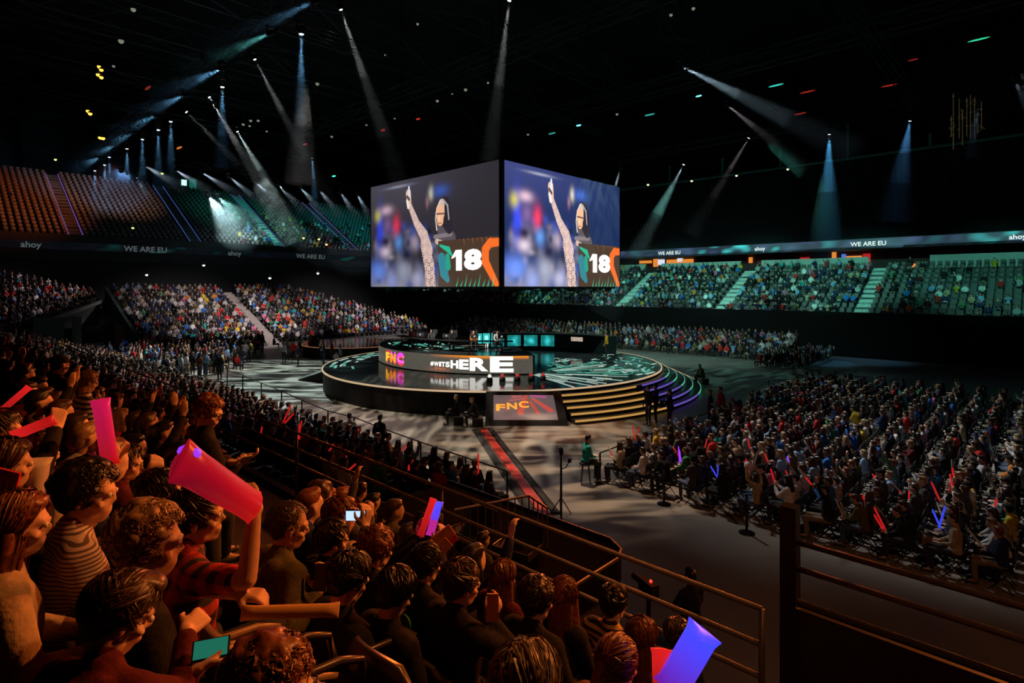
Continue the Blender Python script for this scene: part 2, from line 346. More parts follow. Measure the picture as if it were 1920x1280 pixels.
# lower left wedge of fixed seats
WG = [at_u(-6, 606, -67), at_u(187, 546, -71), at_u(180, 541, -73), at_u(-6, 500, -76)]
b = MB(); nW = 10
def wedge_line(t, s):    # t 0 front .. 1 back, s 0 left .. 1 right
    f = WG[0].lerp(WG[1], s); g = WG[3].lerp(WG[2], s); return f.lerp(g, t)
for k in range(nW):
    q = [wedge_line(k/nW, 0), wedge_line(k/nW, 1), wedge_line((k+1)/nW, 1), wedge_line((k+1)/nW, 0)]
    zt = [q[0].z, q[1].z, q[1].z, q[0].z]
    b.hexa([Vector((p.x, p.y, 2.2)) for p in q] + [Vector((p.x, p.y, z-1.15)) for p, z in zip(q, zt)])
struct('floor_left_wedge', b, STANDC)
b = MB(); p, q = WG[0], WG[1]; nn = Vector((.4, -.25, 0))
b.hexa([Vector((p.x,p.y,p.z-1.9))+nn, Vector((q.x,q.y,q.z-1.2))+nn, Vector((q.x,q.y,q.z-1.2)), Vector((p.x,p.y,p.z-1.9)), Vector((p.x,p.y,p.z-1.25))+nn, Vector((q.x,q.y,q.z-.9))+nn, Vector((q.x,q.y,q.z-.9)), Vector((p.x,p.y,p.z-1.25))])
struct('trim_61', b, PALE)
b = MB(); b.uo(-72, -66.5, -6, 9, 0, 2.6); struct('wall_left_corner', b, WALLM)
b = MB(); b.uo(-66.5, -66.3, 7.4, 9.6, .2, 3.3); b.uo(-66.5, -66.3, 10.2, 10.9, .2, 3.3); struct('trim_62', b, principled('grey_panel', (.20, .23, .21), .7, noise=.2))
b = MB(); b.uo(-62, -61.6, 12.6, 13.3, 0, 2.6); struct('door_1', b, principled('wood_door', (.16, .07, .03), .6, noise=.2))
# ------------------------------------------------------------------ near stand
ROWO = [4.2-.82*k for k in range(6)]           # row centres (o), row 0 next to the rail
def headz(o_): return 5.35-.5*o_
def deck(k): return headz(ROWO[k])-1.22
b = MB()
for k in range(6): b.uo(-62, 3, ROWO[k]-.41, ROWO[k]+.41 if k else 5.0, 0 if k == 0 else deck(k)-.7, deck(k))
b.uo(-62, 3, -3.5, ROWO[5]-.41, deck(5)-.3, deck(5)+.1)
struct('floor_near_stand', b, CONC)
# lower near block in front of it
NB = [dict(o=10.3-.85*k, z=.05+.24*k) for k in range(6)]
b = MB()
for k, r in enumerate(NB): b.uo(-62, -10, r['o']-.42, r['o']+.42, 0, r['z'])
b.uo(-62, -10, 5.0, NB[-1]['o']-.42, 0, 1.0)
struct('floor_near_lower_block', b, CONC)
# rails along the front of the near stand
def rail_run(name, u0, u1, o_, zs, post_every, z0, label, r=.024, group=None, slope=0):
    root = empty(name, UO(u0, o_, z0), ROT, label, 'railing', group)
    for z in zs:
        b = MB(); b.tube([(0, 0, z-z0), (u1-u0, 0, z-z0+slope)], r, 8); b.build('rail', RAILM, root, True)
    n = max(1, round((u1-u0)/post_every))
    for i in range(n+1):
        b = MB(); b.tube([(i*(u1-u0)/n, 0, 0), (i*(u1-u0)/n, 0, max(zs)-z0)], r*1.05, 8); b.build('post', RAILM, root, True)
    return root
rail_run('front_railing', -60, -1.72, 4.85, (3.33, 3.03, 2.76), 4.2, 2.0, 'long three bar front railing running along the edge of the near stand')
r2 = rail_run('front_railing', -1.5, 2.2, 4.85, (3.97, 3.76), 1.85, 3.4, 'raised two bar railing above the dark panel at the lower right corner')
b = MB(); b.box((0, 0, -.1), (.12, .12, 1.9)); b.build('corner_post', BLACKM, r2)
b = MB(); b.tube([(0, 0, .09), (3.7, 0, .09)], .03, 8); b.box((1.85, 0, -.75), (3.7, .05, 1.6)); b.build('panel', principled('rail_panel', (.018, .013, .011), .5), r2)
b = MB(); b.uo(-60, -10, 4.9, 5.05, 1.0, 2.1); b.uo(-10, 3, 4.9, 5.05, 0, 2.0); struct('wall_near_front', b, WALLM)
# stair rail inside the near stand, upper left
for (x0, y0, x1, y1, k) in ((0, 772, 345, 876, 3),):
    a, c = ray(x0, y0, 8.6), ray(x1, y1, 5.6)
    root = empty('stair_railing', a, 0, 'single bar rail crossing the near stand behind the person in the striped shirt', 'railing')
    b = MB(); b.tube([Vector((0, 0, 0)), c-a], .026, 8); b.build('rail', RAILM, root, True)
    for t in (.38, .7):
        q = (c-a)*t; b = MB(); b.tube([q, q+Vector((0, 0, -.95))], .022, 8); b.build('post', RAILM, root, True)
# ================================================================== stage
SC = Vector((-1.2, 37.0, 0)); SR = 10.6; SZ = 1.2
def pol(r, a, z, c=SC): return Vector((c.x + r*math.cos(a), c.y + r*math.sin(a), z))
def arc_band(b, r0, r1, z0, z1, a0, a1, n=64, c=SC, mi=0):   # solid curved bar
    for i in range(n):
        p, q = a0+(a1-a0)*i/n, a0+(a1-a0)*(i+1)/n
        b.hexa([pol(r0,p,z0,c), pol(r1,p,z0,c), pol(r1,q,z0,c), pol(r0,q,z0,c), pol(r0,p,z1,c), pol(r1,p,z1,c), pol(r1,q,z1,c), pol(r0,q,z1,c)], mi)
    return b
GLOSS = principled('gloss_stage', (.030, .040, .040), .10, 0, noise=.4, nscale=.8, spec=.7)
stage = empty('round_stage', SC, 0, 'large round black stage with glossy deck and lit edge in the middle of the arena', 'stage')
def st_build(b, name, mat, smooth=False, parent=None):
    o = b.build(name, mat, parent or stage, smooth)
    if parent is None: o.matrix_parent_inverse = Matrix.Translation(-SC)
    return o
b = MB(); n = 128
b.add([pol(SR, 2*PI*i/n, SZ) for i in range(n)], [tuple(range(n))]); st_build(b, 'deck', GLOSS)
b = MB(); arc_band(b, SR-.3, SR, 0, SZ-.03, 0, 2*PI, n); st_build(b, 'skirt', principled('stage_skirt', (.006, .006, .006), .5, spec=.2))
EDGE = emit('edge_glow_cream', (1, .70, .42), .55)
b = MB(); arc_band(b, SR, SR+.07, SZ-.07, SZ+.01, 0, 2*PI, n); st_build(b, 'edge_light', EDGE)
# curved stairs on the right flank, golden at the front, violet and green towards the back
A0, A1 = math.radians(-72), math.radians(8)
STEPM = principled('step_black', (.012, .012, .013), .4)
GOLD = emit('nosing_gold', (1, .52, .13), .50); VIOL = emit('nosing_violet', (.28, .18, .95), .40); GREEN = emit('nosing_green', (.16, .95, .55), .48)
stairs = empty('stage_stairs', SC, 0, 'curved black stairs with gold, violet and green nosings on the right flank of the stage', 'stairs')
for k in range(5):
    r = SR+.45*(k+1); z = SZ-.2*(k+1)
    b = MB(); arc_band(b, SR+.07, r, 0, z, A0, A1, 40); o = st_build(b, 'step', STEPM, parent=stairs); o.matrix_parent_inverse = Matrix.Translation(-SC)
    for a_, c_, n_, m_, l_ in ((A0, math.radians(-47), 14, GOLD, 'gold light strip'), (math.radians(-44), math.radians(-27), 10, VIOL, 'violet light strip'), (math.radians(-27), math.radians(-6), 14, GREEN, 'green light strip'), (math.radians(-6), A1, 8, EDGE, 'cream light strip')):
        b = MB(); arc_band(b, r, r+.03, z-.08, z+.01, a_, c_, n_); tag(b.build('nosing_light', m_, o), l_)
# flat glowing bars that make the streak pattern on the deck
LB_ = MB(); rnd = random.Random(3)
LBAR = [emit('deck_bar_white', (.72, 1, .86), .55), emit('deck_bar_teal', (.20, .85, .66), .38)]
def bar(p, q, w, mi):
    p = Vector(p); q = Vector(q); t = (q-p).normalized(); s = Vector((-t.y, t.x, 0))*w/2
    LB_.hexa([p-s+Vector((0,0,.0)), q-s, q+s, p+s, p-s+Vector((0,0,.012)), q-s+Vector((0,0,.012)), q+s+Vector((0,0,.012)), p+s+Vector((0,0,.012))], mi)
hub = Vector((1.0, 32.0, SZ))
for i in range(26):
    a = math.radians(-62 + i*4.6 + rnd.uniform(-1.5, 1.5)); r0 = rnd.uniform(.4, 4.5); r1 = r0 + rnd.uniform(1.2, 4.5)
    p = hub + Vector((math.cos(a)*r0, math.sin(a)*r0, 0)); q = hub + Vector((math.cos(a)*r1, math.sin(a)*r1, 0))
    if (q-Vector((SC.x, SC.y, SZ))).length > SR-.3: q = p.lerp(q, .4)
    if (q-Vector((SC.x, SC.y, SZ))).length < SR-.2 and (p-Vector((SC.x, SC.y, SZ))).length < SR-.2: bar(p, q, rnd.uniform(.05, .13), 0 if i < 12 or rnd.random() < .4 else 1)
for i in range(120):
    r = rnd.uniform(4.0, 10.3); a = math.radians(rnd.uniform(-38, 42)); da = rnd.uniform(.03, .11)
    t = rnd.uniform(-.5, .5)
    p, q = pol(r, a, SZ), pol(min(10.4, r+t), a+da, SZ)
    if (p-hub).length > 2.3 and not (p.y > 38.5 and p.x < 6.5): bar(p, q, rnd.uniform(.05, .19), rnd.choice((0, 1, 1)))
for i in range(26):
    r = rnd.uniform(8.9, 10.3); a = math.radians(rnd.uniform(150, 196)); bar(pol(r, a, SZ), pol(r, a+rnd.uniform(.05, .14), SZ), rnd.uniform(.08, .22), rnd.choice((0, 1)))
bar((1.25, 31.3, SZ), (3.0, 27.4, SZ), .12, 0); bar((2.2, 31.0, SZ), (4.3, 28.3, SZ), .10, 0); bar((2.0, 30, SZ), (3.9, 27.8, SZ), .09, 0)
st_build(LB_, 'deck_light_pattern', LBAR)
# curved LED desk platform (left team)
PC = Vector((-.5, 40.0, 0)); PR = 8.7; PZ = 2.24
aR = math.radians(-79); aL = math.radians(-79-104)
plat = empty('team_platform', PC, 0, 'raised curved team platform with grey LED fascia reading FNC', 'platform')
def pl_build(b, name, mat, parent=None, smooth=False):
    o = b.build(name, mat, plat if parent is None else parent, smooth)
    o.matrix_parent_inverse = Matrix.Translation(-PC); return o
b = MB(); N_ = 48
arc_band(b, PR-4.6, PR-.12, SZ, PZ-.03, aL, aR, N_, PC); pl_build(b, 'body', principled('platform_black', (.02, .026, .026), .25))
b = MB(); arc_band(b, PR-4.6, PR-.1, PZ-.03, PZ, aL, aR, N_, PC); pl_build(b, 'platform_top', principled('platform_gloss', (.06, .075, .075), .16, noise=.5, nscale=1.2))
b = MB(); arc_band(b, PR-.12, PR-.02, SZ+.03, PZ, aL, aR, N_, PC); pl_build(b, 'fascia_back', BLACK)
LB_ = MB()
for i in range(34):
    r = rnd.uniform(PR-4.3, PR-.5); a = rnd.uniform(aL+.05, aL+(aR-aL)*.55); p, q = pol(r, a, PZ+.001, PC), pol(r+rnd.uniform(-.3, .3), a+rnd.uniform(.05, .16), PZ+.001, PC); bar(p, q, rnd.uniform(.06, .22), rnd.choice((0, 1, 1)))
pl_build(LB_, 'top_light_pattern', LBAR)  # bright streaks on the platform top made as glowing bars
nx, ny = 300, 30
aa = np.linspace(aL, aR, nx); zz = np.linspace(SZ+.05, PZ, ny); A_, Z_ = np.meshgrid(aa, zz)
P = np.stack([PC.x+PR*np.cos(A_), PC.y+PR*np.sin(A_), Z_], -1)
rr = np.random.RandomState(5); C = np.ones(A_.shape+(3,))*np.array([.085, .078, .062])*(1+.10*rr.randn(*A_.shape)[..., None])
arc = (A_-aR)*-PR   # metres from the right end
tz = (Z_-SZ)/(PZ-SZ)
org = np.exp(-((tz-.97)/.10)**2)*np.clip((6.2-arc)/2.5, 0, 1)*(arc > .25)
C = C*(1-org[..., None]) + np.array([1, .30, .02])*org[..., None]*.9
org2 = np.exp(-((arc-5.4)/.6)**2-((tz-.22)/.12)**2)*(rr.rand(*A_.shape) < .5); C += np.array([.5, .09, .02])*org2[..., None]
fas = link('led_fascia', grid_mesh('led_fascia', P, C, emit_attr('led_fascia', 1.0)), plat); fas.matrix_parent_inverse = Matrix.Translation(-PC)
def bend(me, arc0, z0, sx=1.0, sz=1.0, r=None, out=.025, c=PC, ar=None, sgn=1, zf=None):
    r = r or PR; ar = aR if ar is None else ar
    for v in me.vertices:
        x, y = v.co.x*sx, v.co.y*sz
        if zf: y = zf(x, y)
        a = ar - (arc0 - x)/r*sgn
        v.co = Vector((c.x+(r+out)*math.cos(a), c.y+(r+out)*math.sin(a), z0+y))
    return me
def led_text(txt, arc0, z0, w, h, mat, name='lettering', out=.025, bold=.03, zf=None):
    me = text_mesh(txt, 1.0, bold); xs = [v.co.x for v in me.vertices]; ys = [v.co.y for v in me.vertices]
    x0, x1, y0, y1 = min(xs), max(xs), min(ys), max(ys)
    for v in me.vertices: v.co.x = (v.co.x-x0)/(x1-x0)*w; v.co.y = (v.co.y-y0)/(y1-y0)*h
    bend(me, arc0, z0, out=out, zf=zf); me.materials.clear(); me.materials.append(mat)
    o = link(name, me, fas); return o
# FNC, orange running into magenta, with the doubled outline above and below it
LO, LM = emit('letter_orange', (1, .30, .02), 1.3), emit('letter_magenta', (1, .05, .75), 1.2)
LY = emit('letter_yellow', (1, .55, .03), 1.3); LR = emit('letter_red', (.9, .06, .03), .9); LW = emit('letter_white', (1, .97, .9), 1.25)
for ch, a0, w, m in (('F', 10.45, .55, LY), ('N', 9.75, .66, LO), ('C', 8.95, .72, LM)):
    led_text(ch, a0, SZ+.26, w, .56, m, bold=.04)
    led_text(ch, a0, SZ+.36, w, .58, LM if ch != 'F' else LR, out=.012); led_text(ch, a0, SZ+.14, w, .58, LR, out=.010)
    led_text(ch, a0-.05, SZ+.30, w, .5, LY if ch == 'C' else LO, out=.018)
# slogan that grows to the right
x = 6.0
for i, ch in enumerate('#WITSHERE'):
    w = (.24, .34, .16, .26, .30, .52, .62, 1.15, 1.42)[i]; h = (.24, .25, .26, .28, .31, .46, .56, .74, .88)[i]
    led_text(ch, x, SZ+.46-h*.36, w*.92, h, LW, bold=.05); x -= w
    if i == 4: x -= .02
b = MB(); b.add([pol(PR+.04, aR, SZ, PC), pol(PR-4.6, aR, SZ, PC), pol(PR-4.6, aR, PZ+.02, PC), pol(PR+.04, aR, PZ+.02, PC),
    pol(PR+.04, aR+.012, SZ, PC), pol(PR-4.6, aR+.012, SZ, PC), pol(PR-4.6, aR+.012, PZ+.02, PC), pol(PR+.04, aR+.012, PZ+.02, PC)],
    [(0,1,2,3),(7,6,5,4),(0,3,7,4),(3,2,6,7),(1,5,6,2)]); pl_build(b, 'end_panel', BLACK)
# right team desk: low curved wall with screens and white sponsor panels
QC = Vector((1.2, 36.5, 0)); QR = 8.2; qa0, qa1 = math.radians(38), math.radians(112)
desk = empty('team_desk', QC, 0, 'dark curved team desk with teal screens at the far right of the stage', 'desk')
b = MB(); arc_band(b, QR-.7, QR, SZ, SZ+1.25, qa0, qa1, 40, QC); o = b.build('desk_body', principled('desk_green', (.008, .030, .026), .30), desk); o.matrix_parent_inverse = Matrix.Translation(-QC)
b = MB(); arc_band(b, QR-.95, QR+.1, SZ+1.25, SZ+1.31, qa0, qa1, 40, QC); o = b.build('desk_top', principled('desk_top', (.05, .05, .05), .3), desk); o.matrix_parent_inverse = Matrix.Translation(-QC)
rr = np.random.RandomState(11)
def panel(a, w, z0, z1, kind):
    nx, ny = 36, 26; X_, Z_ = np.meshgrid(np.linspace(-w/2, w/2, nx), np.linspace(z0, z1, ny)); r = QR-.7-.03
    ang = a - X_/r; P = np.stack([QC.x+r*np.cos(ang), QC.y+r*np.sin(ang), Z_], -1)
    g = rr.rand(7, 5, 3); base = np.zeros(X_.shape+(3,))
    tx, tz = (X_/w+.5), (Z_-z0)/(z1-z0)
    if kind == 'screen':
        c1, c2 = np.array([.02, .42, .40]), np.array([.05, .75, .80]); k = (np.sin(tx*11+g[0,0,0]*6)+np.sin(tz*9+tx*5+g[1,0,0]*6))/2
        base = c1*(.45+.5*np.clip(k, 0, 1)[..., None]) + c2*np.exp(-((tx-.5)/.2)**2-((tz-.5)/.25)**2)[..., None]*.8
    else:
        m = ((np.abs(tx-.5) < .45) & (np.abs(tz-.5) < .42)); base[m] = (.62, .50, .40); base[(rr.rand(*X_.shape) < .22) & m] = (.10, .08, .06)
    o = link('screen' if kind == 'screen' else 'sponsor_panel', grid_mesh('desk_screen', P, base, emit_attr('desk_screens', .85)), desk); o.matrix_parent_inverse = Matrix.Translation(-QC)
for a in (108, 98, 88, 78): panel(math.radians(a), 1.05, SZ+.30, SZ+1.15, 'screen')
panel(math.radians(60), 1.05, SZ+.72, SZ+1.12, 'sponsor')
for i, (p, lab) in enumerate(((Vector((-3.2, 38.0, PZ)), 'left'), (Vector((-.6, 39.4, PZ)), 'right'))):
    pass
# teal backed screens standing on the platform where the players sit
TEALS = emit('teal_screen', (.03, .62, .58), .8)
for i, x in enumerate((897, 912, 928)):
    p = ray(x, 655, 35.2+.2*i); p.z = PZ
    r = empty('player_monitor', p, .1, 'teal backed monitor on the player table, %s of the three by the standing fan arms' % ('left', 'middle', 'right')[i], 'monitor', 'teal player monitors')
    b = MB(); b.box((0, 0, .62), (.44, .05, .62)); b.build('casing', TEALS, r)
    b = MB(); b.box((0, -.03, .66), (.22, .01, .26)); b.build('screen', emit('ice_screen', (.35, 1, 1), 1.1), r)
    b = MB(); b.tube([(0, 0, 0), (0, 0, .32)], .03, 6); b.box((0, 0, .01), (.3, .2, .02)); b.build('stand', BLACKM, r)
# slanted floor monitor showing FNC
mon = empty('stage_front_screen', (.6, 25.4, 0), 0, 'black slanted screen housing showing FNC in front of the stage', 'screen')
q0, q1, q2, q3 = [Vector(v) for v in ((-1.16, 24.62, .0), (2.46, 24.62, .0), (2.25, 26.0, SZ+.02), (-1.2, 26.0, SZ+.02))]
b = MB(); bk = Vector((0, .8, 0)); b.hexa([q0, q1, q1+bk*1.6, q0+bk*1.6, q3, q2, q2+bk*.3, q3+bk*.3]); o = b.build('housing', principled('housing_black', (.005, .005, .006), .6, spec=.1), mon); o.matrix_parent_inverse = Matrix.Translation(-Vector((.6, 25.4, 0)))
nrm = (q1-q0).cross(q3-q0).normalized()
def mp(s, t, off=.02): return (q0.lerp(q1, s)).lerp(q3.lerp(q2, s), t) + nrm*off
nx, ny = 110, 70; PP = np.zeros((ny, nx, 3)); CC = np.zeros((ny, nx, 3))
def seg_d(X, Y, a, b_):
    ax, ay = a; bx, by = b_; t = np.clip(((X-ax)*(bx-ax)+(Y-ay)*(by-ay))/((bx-ax)**2+(by-ay)**2+1e-9), 0, 1)
    return np.hypot(X-ax-t*(bx-ax), Y-ay-t*(by-ay)), t
Xn, Yn = np.meshgrid(np.linspace(0, 1, nx), np.linspace(0, 1, ny))
CC[:] = (.105, .075, .085); CC *= (1+.08*np.random.RandomState(1).randn(ny, nx)[..., None])
XA = Xn*1.9
for a, c, w0, w1, col in (((.62, .93), (.86, .95), .06, .05, (.42, .09, .10)), ((1.02, .95), (.80, .28), .07, .10, (.50, .05, .035)), ((1.14, .72), (1.34, .26), .05, .06, (.50, .05, .03)),
                          ((1.18, .98), (1.62, .92), .05, .06, (.38, .06, .22)), ((1.22, .86), (1.72, .38), .05, .10, (.50, .06, .05)), ((.52, .78), (.96, .86), .04, .05, (.40, .09, .09))):
    d, t = seg_d(XA, Yn, a, c); k = np.clip((w0+(w1-w0)*t-d)/.02, 0, 1)[..., None]; CC = CC*(1-k)+np.array(col)*k
for j in range(ny):
    for i in range(nx):
        PP[j, i] = mp(.10+.79*Xn[j, i], .16+.74*Yn[j, i])
MPI = Matrix.Translation(-Vector((.6, 25.4, 0)))
scr = link('screen', grid_mesh('screen', PP, CC, emit_attr('front_screen', 1.0)), mon); scr.matrix_parent_inverse = MPI
for ch, s0, w in (('F', .13, .12), ('N', .27, .13), ('C', .42, .13)):
    me = text_mesh(ch, 1.0, .04); xs = [v.co.x for v in me.vertices]; ys = [v.co.y for v in me.vertices]
    for v in me.vertices:
        X = (v.co.x-min(xs))/(max(xs)-min(xs)); Y = (v.co.y-min(ys))/(max(ys)-min(ys)); v.co = mp(s0+w*X, .42+.2*Y+(s0-.13)*.3, .04)
    me.materials.clear(); me.materials.append(LO); o = link('lettering', me, scr)
# small round side stage, ramp
s2 = Vector((-14.4, 52.0, 0))
b = MB(); n = 48; b.add([pol(4.6, 2*PI*i/n, 1.0, s2) for i in range(n)], [tuple(range(n))]); arc_band(b, 4.4, 4.6, 0, .95, 0, 2*PI, n, s2, 1); arc_band(b, 4.6, 4.66, .93, 1.0, 0, 2*PI, n, s2, 2)
o = b.build('side_stage', [GLOSS, MATS['stage_skirt'], emit('edge_dim', (.8, .35, .18), .22)], loc=(0, 0, 0)); tag(o, 'small low round stage behind the left of the main stage', 'stage')
b = MB(); a, c = at_z(566, 708, 0), at_z(640, 716, 0)
b.hexa([a, a+Vector((0.2,-1.2,0)), c+Vector((.2,-.6,0)), c+Vector((-.4,1.2,0)), a+Vector((0,0,.08)), a+Vector((.2,-1.2,.08)), c+Vector((.2,-.6,1.1)), c+Vector((-.4,1.2,1.1))])
tag(b.build('stage_ramp', principled('ramp_black', (.02, .022, .02), .6)), 'black sloping ramp leaning against the left edge of the stage', 'ramp')
# red cable ramp
pa, pb = at_z(905, 805, 0), at_z(1022, 966, 0); t = (pb-pa).normalized(); s_ = Vector((-t.y, t.x, 0)); L_ = (pb-pa).length
root = empty('cable_ramp', pa, math.atan2(t.y, t.x), 'long red and black cable ramp running from the stage across the floor', 'cable ramp')
b = MB(); b.box((L_/2, 0, .03), (L_, .30, .05)); b.build('red_strip', principled('red_strip', (.50, .045, .03), .45, noise=.35, nscale=3), root)
for sg in (-1, 1):
    b = MB(); b.hexa([(0, sg*.34-.12, 0), (L_, sg*.34-.12, 0), (L_, sg*.34+.12, 0), (0, sg*.34+.12, 0), (0, sg*.28-.07, .06), (L_, sg*.28-.07, .06), (L_, sg*.28+.07, .06), (0, sg*.28+.07, .06)]); b.build('side_ramp', BLACK, root)
# ================================================================== hanging cube
CR = 29.5; cC = Vector((-.0189*CR, CR, 0)); cL = Vector((-.322*CR, 1.283*CR, 0)); cR = Vector((.2457*CR, 1.283*CR, 0))
cB = cL+cR-cC; CZ0, CZ1 = 6.06, 12.75
cube = empty('video_cube', ((cL+cR)/2)+Vector((0, 0, CZ0)), 0, 'huge four sided video cube hanging above the stage', 'video cube'); CPI = Matrix.Translation(-cube.location)
def gauss(W_, V_, w, v, sw, sv): return np.exp(-((W_-w)/sw)**2-((V_-v)/sv)**2)[..., None]
def paint_face(bright):
    nx, ny = 420, 250; W_, V_ = np.meshgrid(np.linspace(0, 1, nx), np.linspace(0, 1, ny))   # V 0 top
    if bright: base = np.array([.010, .022, .085]); hi = np.array([.035, .035, .10])
    else: base = np.array([.022, .019, .024]); hi = np.array([.030, .028, .040])
    C = base*np.ones(W_.shape+(3,)) + hi*gauss(W_, V_, .1, .0, .6, .35) + np.array([.20, .19, .19])*gauss(W_, V_, .25, 1.03, .9, .12)
    k = 1.0 if bright else .62  # viewing-angle dimming of the left face is put into its colours
    def blob(w, v, sw, sv, col, a=1.0):
        nonlocal C; g = gauss(W_, V_, w, v, sw, sv)*a; C = C*(1-g)+np.array(col)*k*g
    rs = np.random.RandomState(4)
    for i in range(90):   # blurred crowd
        w, v = rs.uniform(0, .60), rs.uniform(.42, 1.0); c = ((.05, .09, .42), (.20, .20, .32), (.32, .28, .34), (.01, .01, .03))[rs.randint(4)]
        blob(w, v, rs.uniform(.015, .04), rs.uniform(.025, .07), np.array(c)*rs.uniform(.5, 1.3), .75)
    blob(.09, .45, .028, .20, (.04, .07, .85)); blob(.07, .30, .03, .06, (.55, .50, .10)); blob(.15, .26, .05, .045, (.75, .50, .62)); blob(.16, .40, .04, .09, (.20, .12, .30))
    blob(.24, .42, .03, .09, (.85, .05, .12)); blob(.26, .58, .035, .07, (.12, .30, .75)); blob(.14, .66, .05, .06, (.72, .58, .68)); blob(.14, .56, .05, .05, (.03, .02, .05))
    blob(.08, .85, .08, .10, (.15, .28, .85)); blob(.30, .85, .06, .12, (.35, .38, .50)); blob(.40, .60, .03, .07, (.42, .33, .42)); blob(.20, .95, .05, .08, (.30, .36, .70))
    blob(.42, .93, .05, .08, (.45, .45, .62)); blob(.33, .70, .05, .07, (.02, .02, .06)); blob(.53, .17, .018, .055, (.75, .70, .45)); blob(.50, .24, .012, .05, (.45, .22, .28), .7)
    blob(.26, .05, .10, .012, (.40, .42, .55), .8); blob(.60, .16, .06, .05, (.06, .14, .60), .8)
    # blurred background stays; the man in front is crisp
    def shape(pts, ws, col, tex=0.0, soft=.006):
        nonlocal C
        for (a, b_), (w0, w1) in zip(zip(pts[:-1], pts[1:]), zip(ws[:-1], ws[1:])):
            d, t = seg_d(W_*1.76, V_, (a[0]*1.76, a[1]), (b_[0]*1.76, b_[1])); m = np.clip((w0+(w1-w0)*t-d)/soft, 0, 1)[..., None]
            cc = np.array(col)*np.ones(W_.shape+(3,))
            if tex:
                q = (np.sin(W_*260+np.sin(V_*90)*2)*np.sin(V_*170+np.cos(W_*120)*2)) > .25; cc[q] *= (1-tex)
            C = C*(1-m)+cc*kk*m
    kk = 1.0 if bright else .85
    skin = (.80, .55, .42); ink = (.70, .50, .45)
    shape([(.475, .62), (.515, .80), (.53, 1.02)], [.055, .07, .07], ink, .75)
    shape([(.355, .24), (.415, .42), (.475, .54), (.505, .68)], [.030, .042, .058, .070], ink, .35)
    shape([(.345, .13), (.352, .22)], [.040, .034], skin, .2); shape([(.335, .20), (.345, .26)], [.018, .02], (.85, .75, .7))
    shape([(.350, .075), (.352, .15)], [.014, .016], (.70, .75, .95)); shape([(.335, .16), (.352, .19)], [.016, .016], (.10, .05, .05))
    shape([(.62, .50), (.66, .60)], [.075, .10], (.10, .08, .09)); shape([(.575, .60), (.67, .66)], [.028, .03], (.60, .42, .36)); shape([(.56, .56), (.68, .55)], [.022, .022], (.22, .18, .20))
    shape([(.628, .30), (.64, .40), (.668, .50)], [.085, .085, .05], (.025, .02, .03)); shape([(.612, .27), (.60, .36), (.598, .43)], [.040, .062, .040], (.62, .46, .38)); shape([(.600, .25), (.575, .31), (.565, .40), (.575, .50)], [.010, .009, .008, .010], (.75, .68, .62)); shape([(.625, .245), (.655, .30), (.665, .42)], [.010, .012, .010], (.40, .34, .34))
    shape([(.600, .33), (.602, .43)], [.050, .042], (.85, .45, .26)); shape([(.575, .36), (.63, .365)], [.010, .010], (.10, .05, .05)); shape([(.585, .445), (.61, .445)], [.007, .007], (.25, .08, .06))
    shape([(.597, .375), (.594, .41)], [.008, .012], (1, .62, .42))
    # graphic panel
    m = (W_ > .585) & (V_ > .60+.0*W_); pc = np.array([.060, .035, .022]); C[m] = C[m]*0+pc
    def gshape(pts, ws, col):
        nonlocal C
        for (a, b_), (w0, w1) in zip(zip(pts[:-1], pts[1:]), zip(ws[:-1], ws[1:])):
            d, t = seg_d(W_*1.76, V_, (a[0]*1.76, a[1]), (b_[0]*1.76, b_[1])); mm = (np.clip((w0+(w1-w0)*t-d)/.006, 0, 1)*m)[..., None]; C = C*(1-mm)+np.array(col)*mm
    gshape([(.60, .64), (.66, .68), (.69, .74)], [.012, .028, .008], (.02, .42, .26)); gshape([(.61, .75), (.63, .88), (.655, .94)], [.05, .055, .03], (.03, .20, .25)); gshape([(.655, .74), (.66, .83)], [.03, .035], (.02, .30, .20))
    gshape([(.985, .98), (.915, .80), (.915, .70), (.945, .65), (1.0, .65)], [.030, .042, .042, .040, .036], (.80, .14, .02))
    for i in range(9): gshape([(.72+.03*i, 1.0), (.735+.03*i, .92+.03*math.sin(i*2.2))], [.010, .002], (.03, .45, .25))
    for i in range(8): gshape([(.74+.03*i, .60), (.748+.03*i, .60+.06*abs(math.sin(i*1.7)))], [.006, .002], (.55, .14, .03))
    return W_, V_, np.clip(C, 0, 4)
faces = {}
LWc = emit('number_white', (1, .97, .92), 1.6)
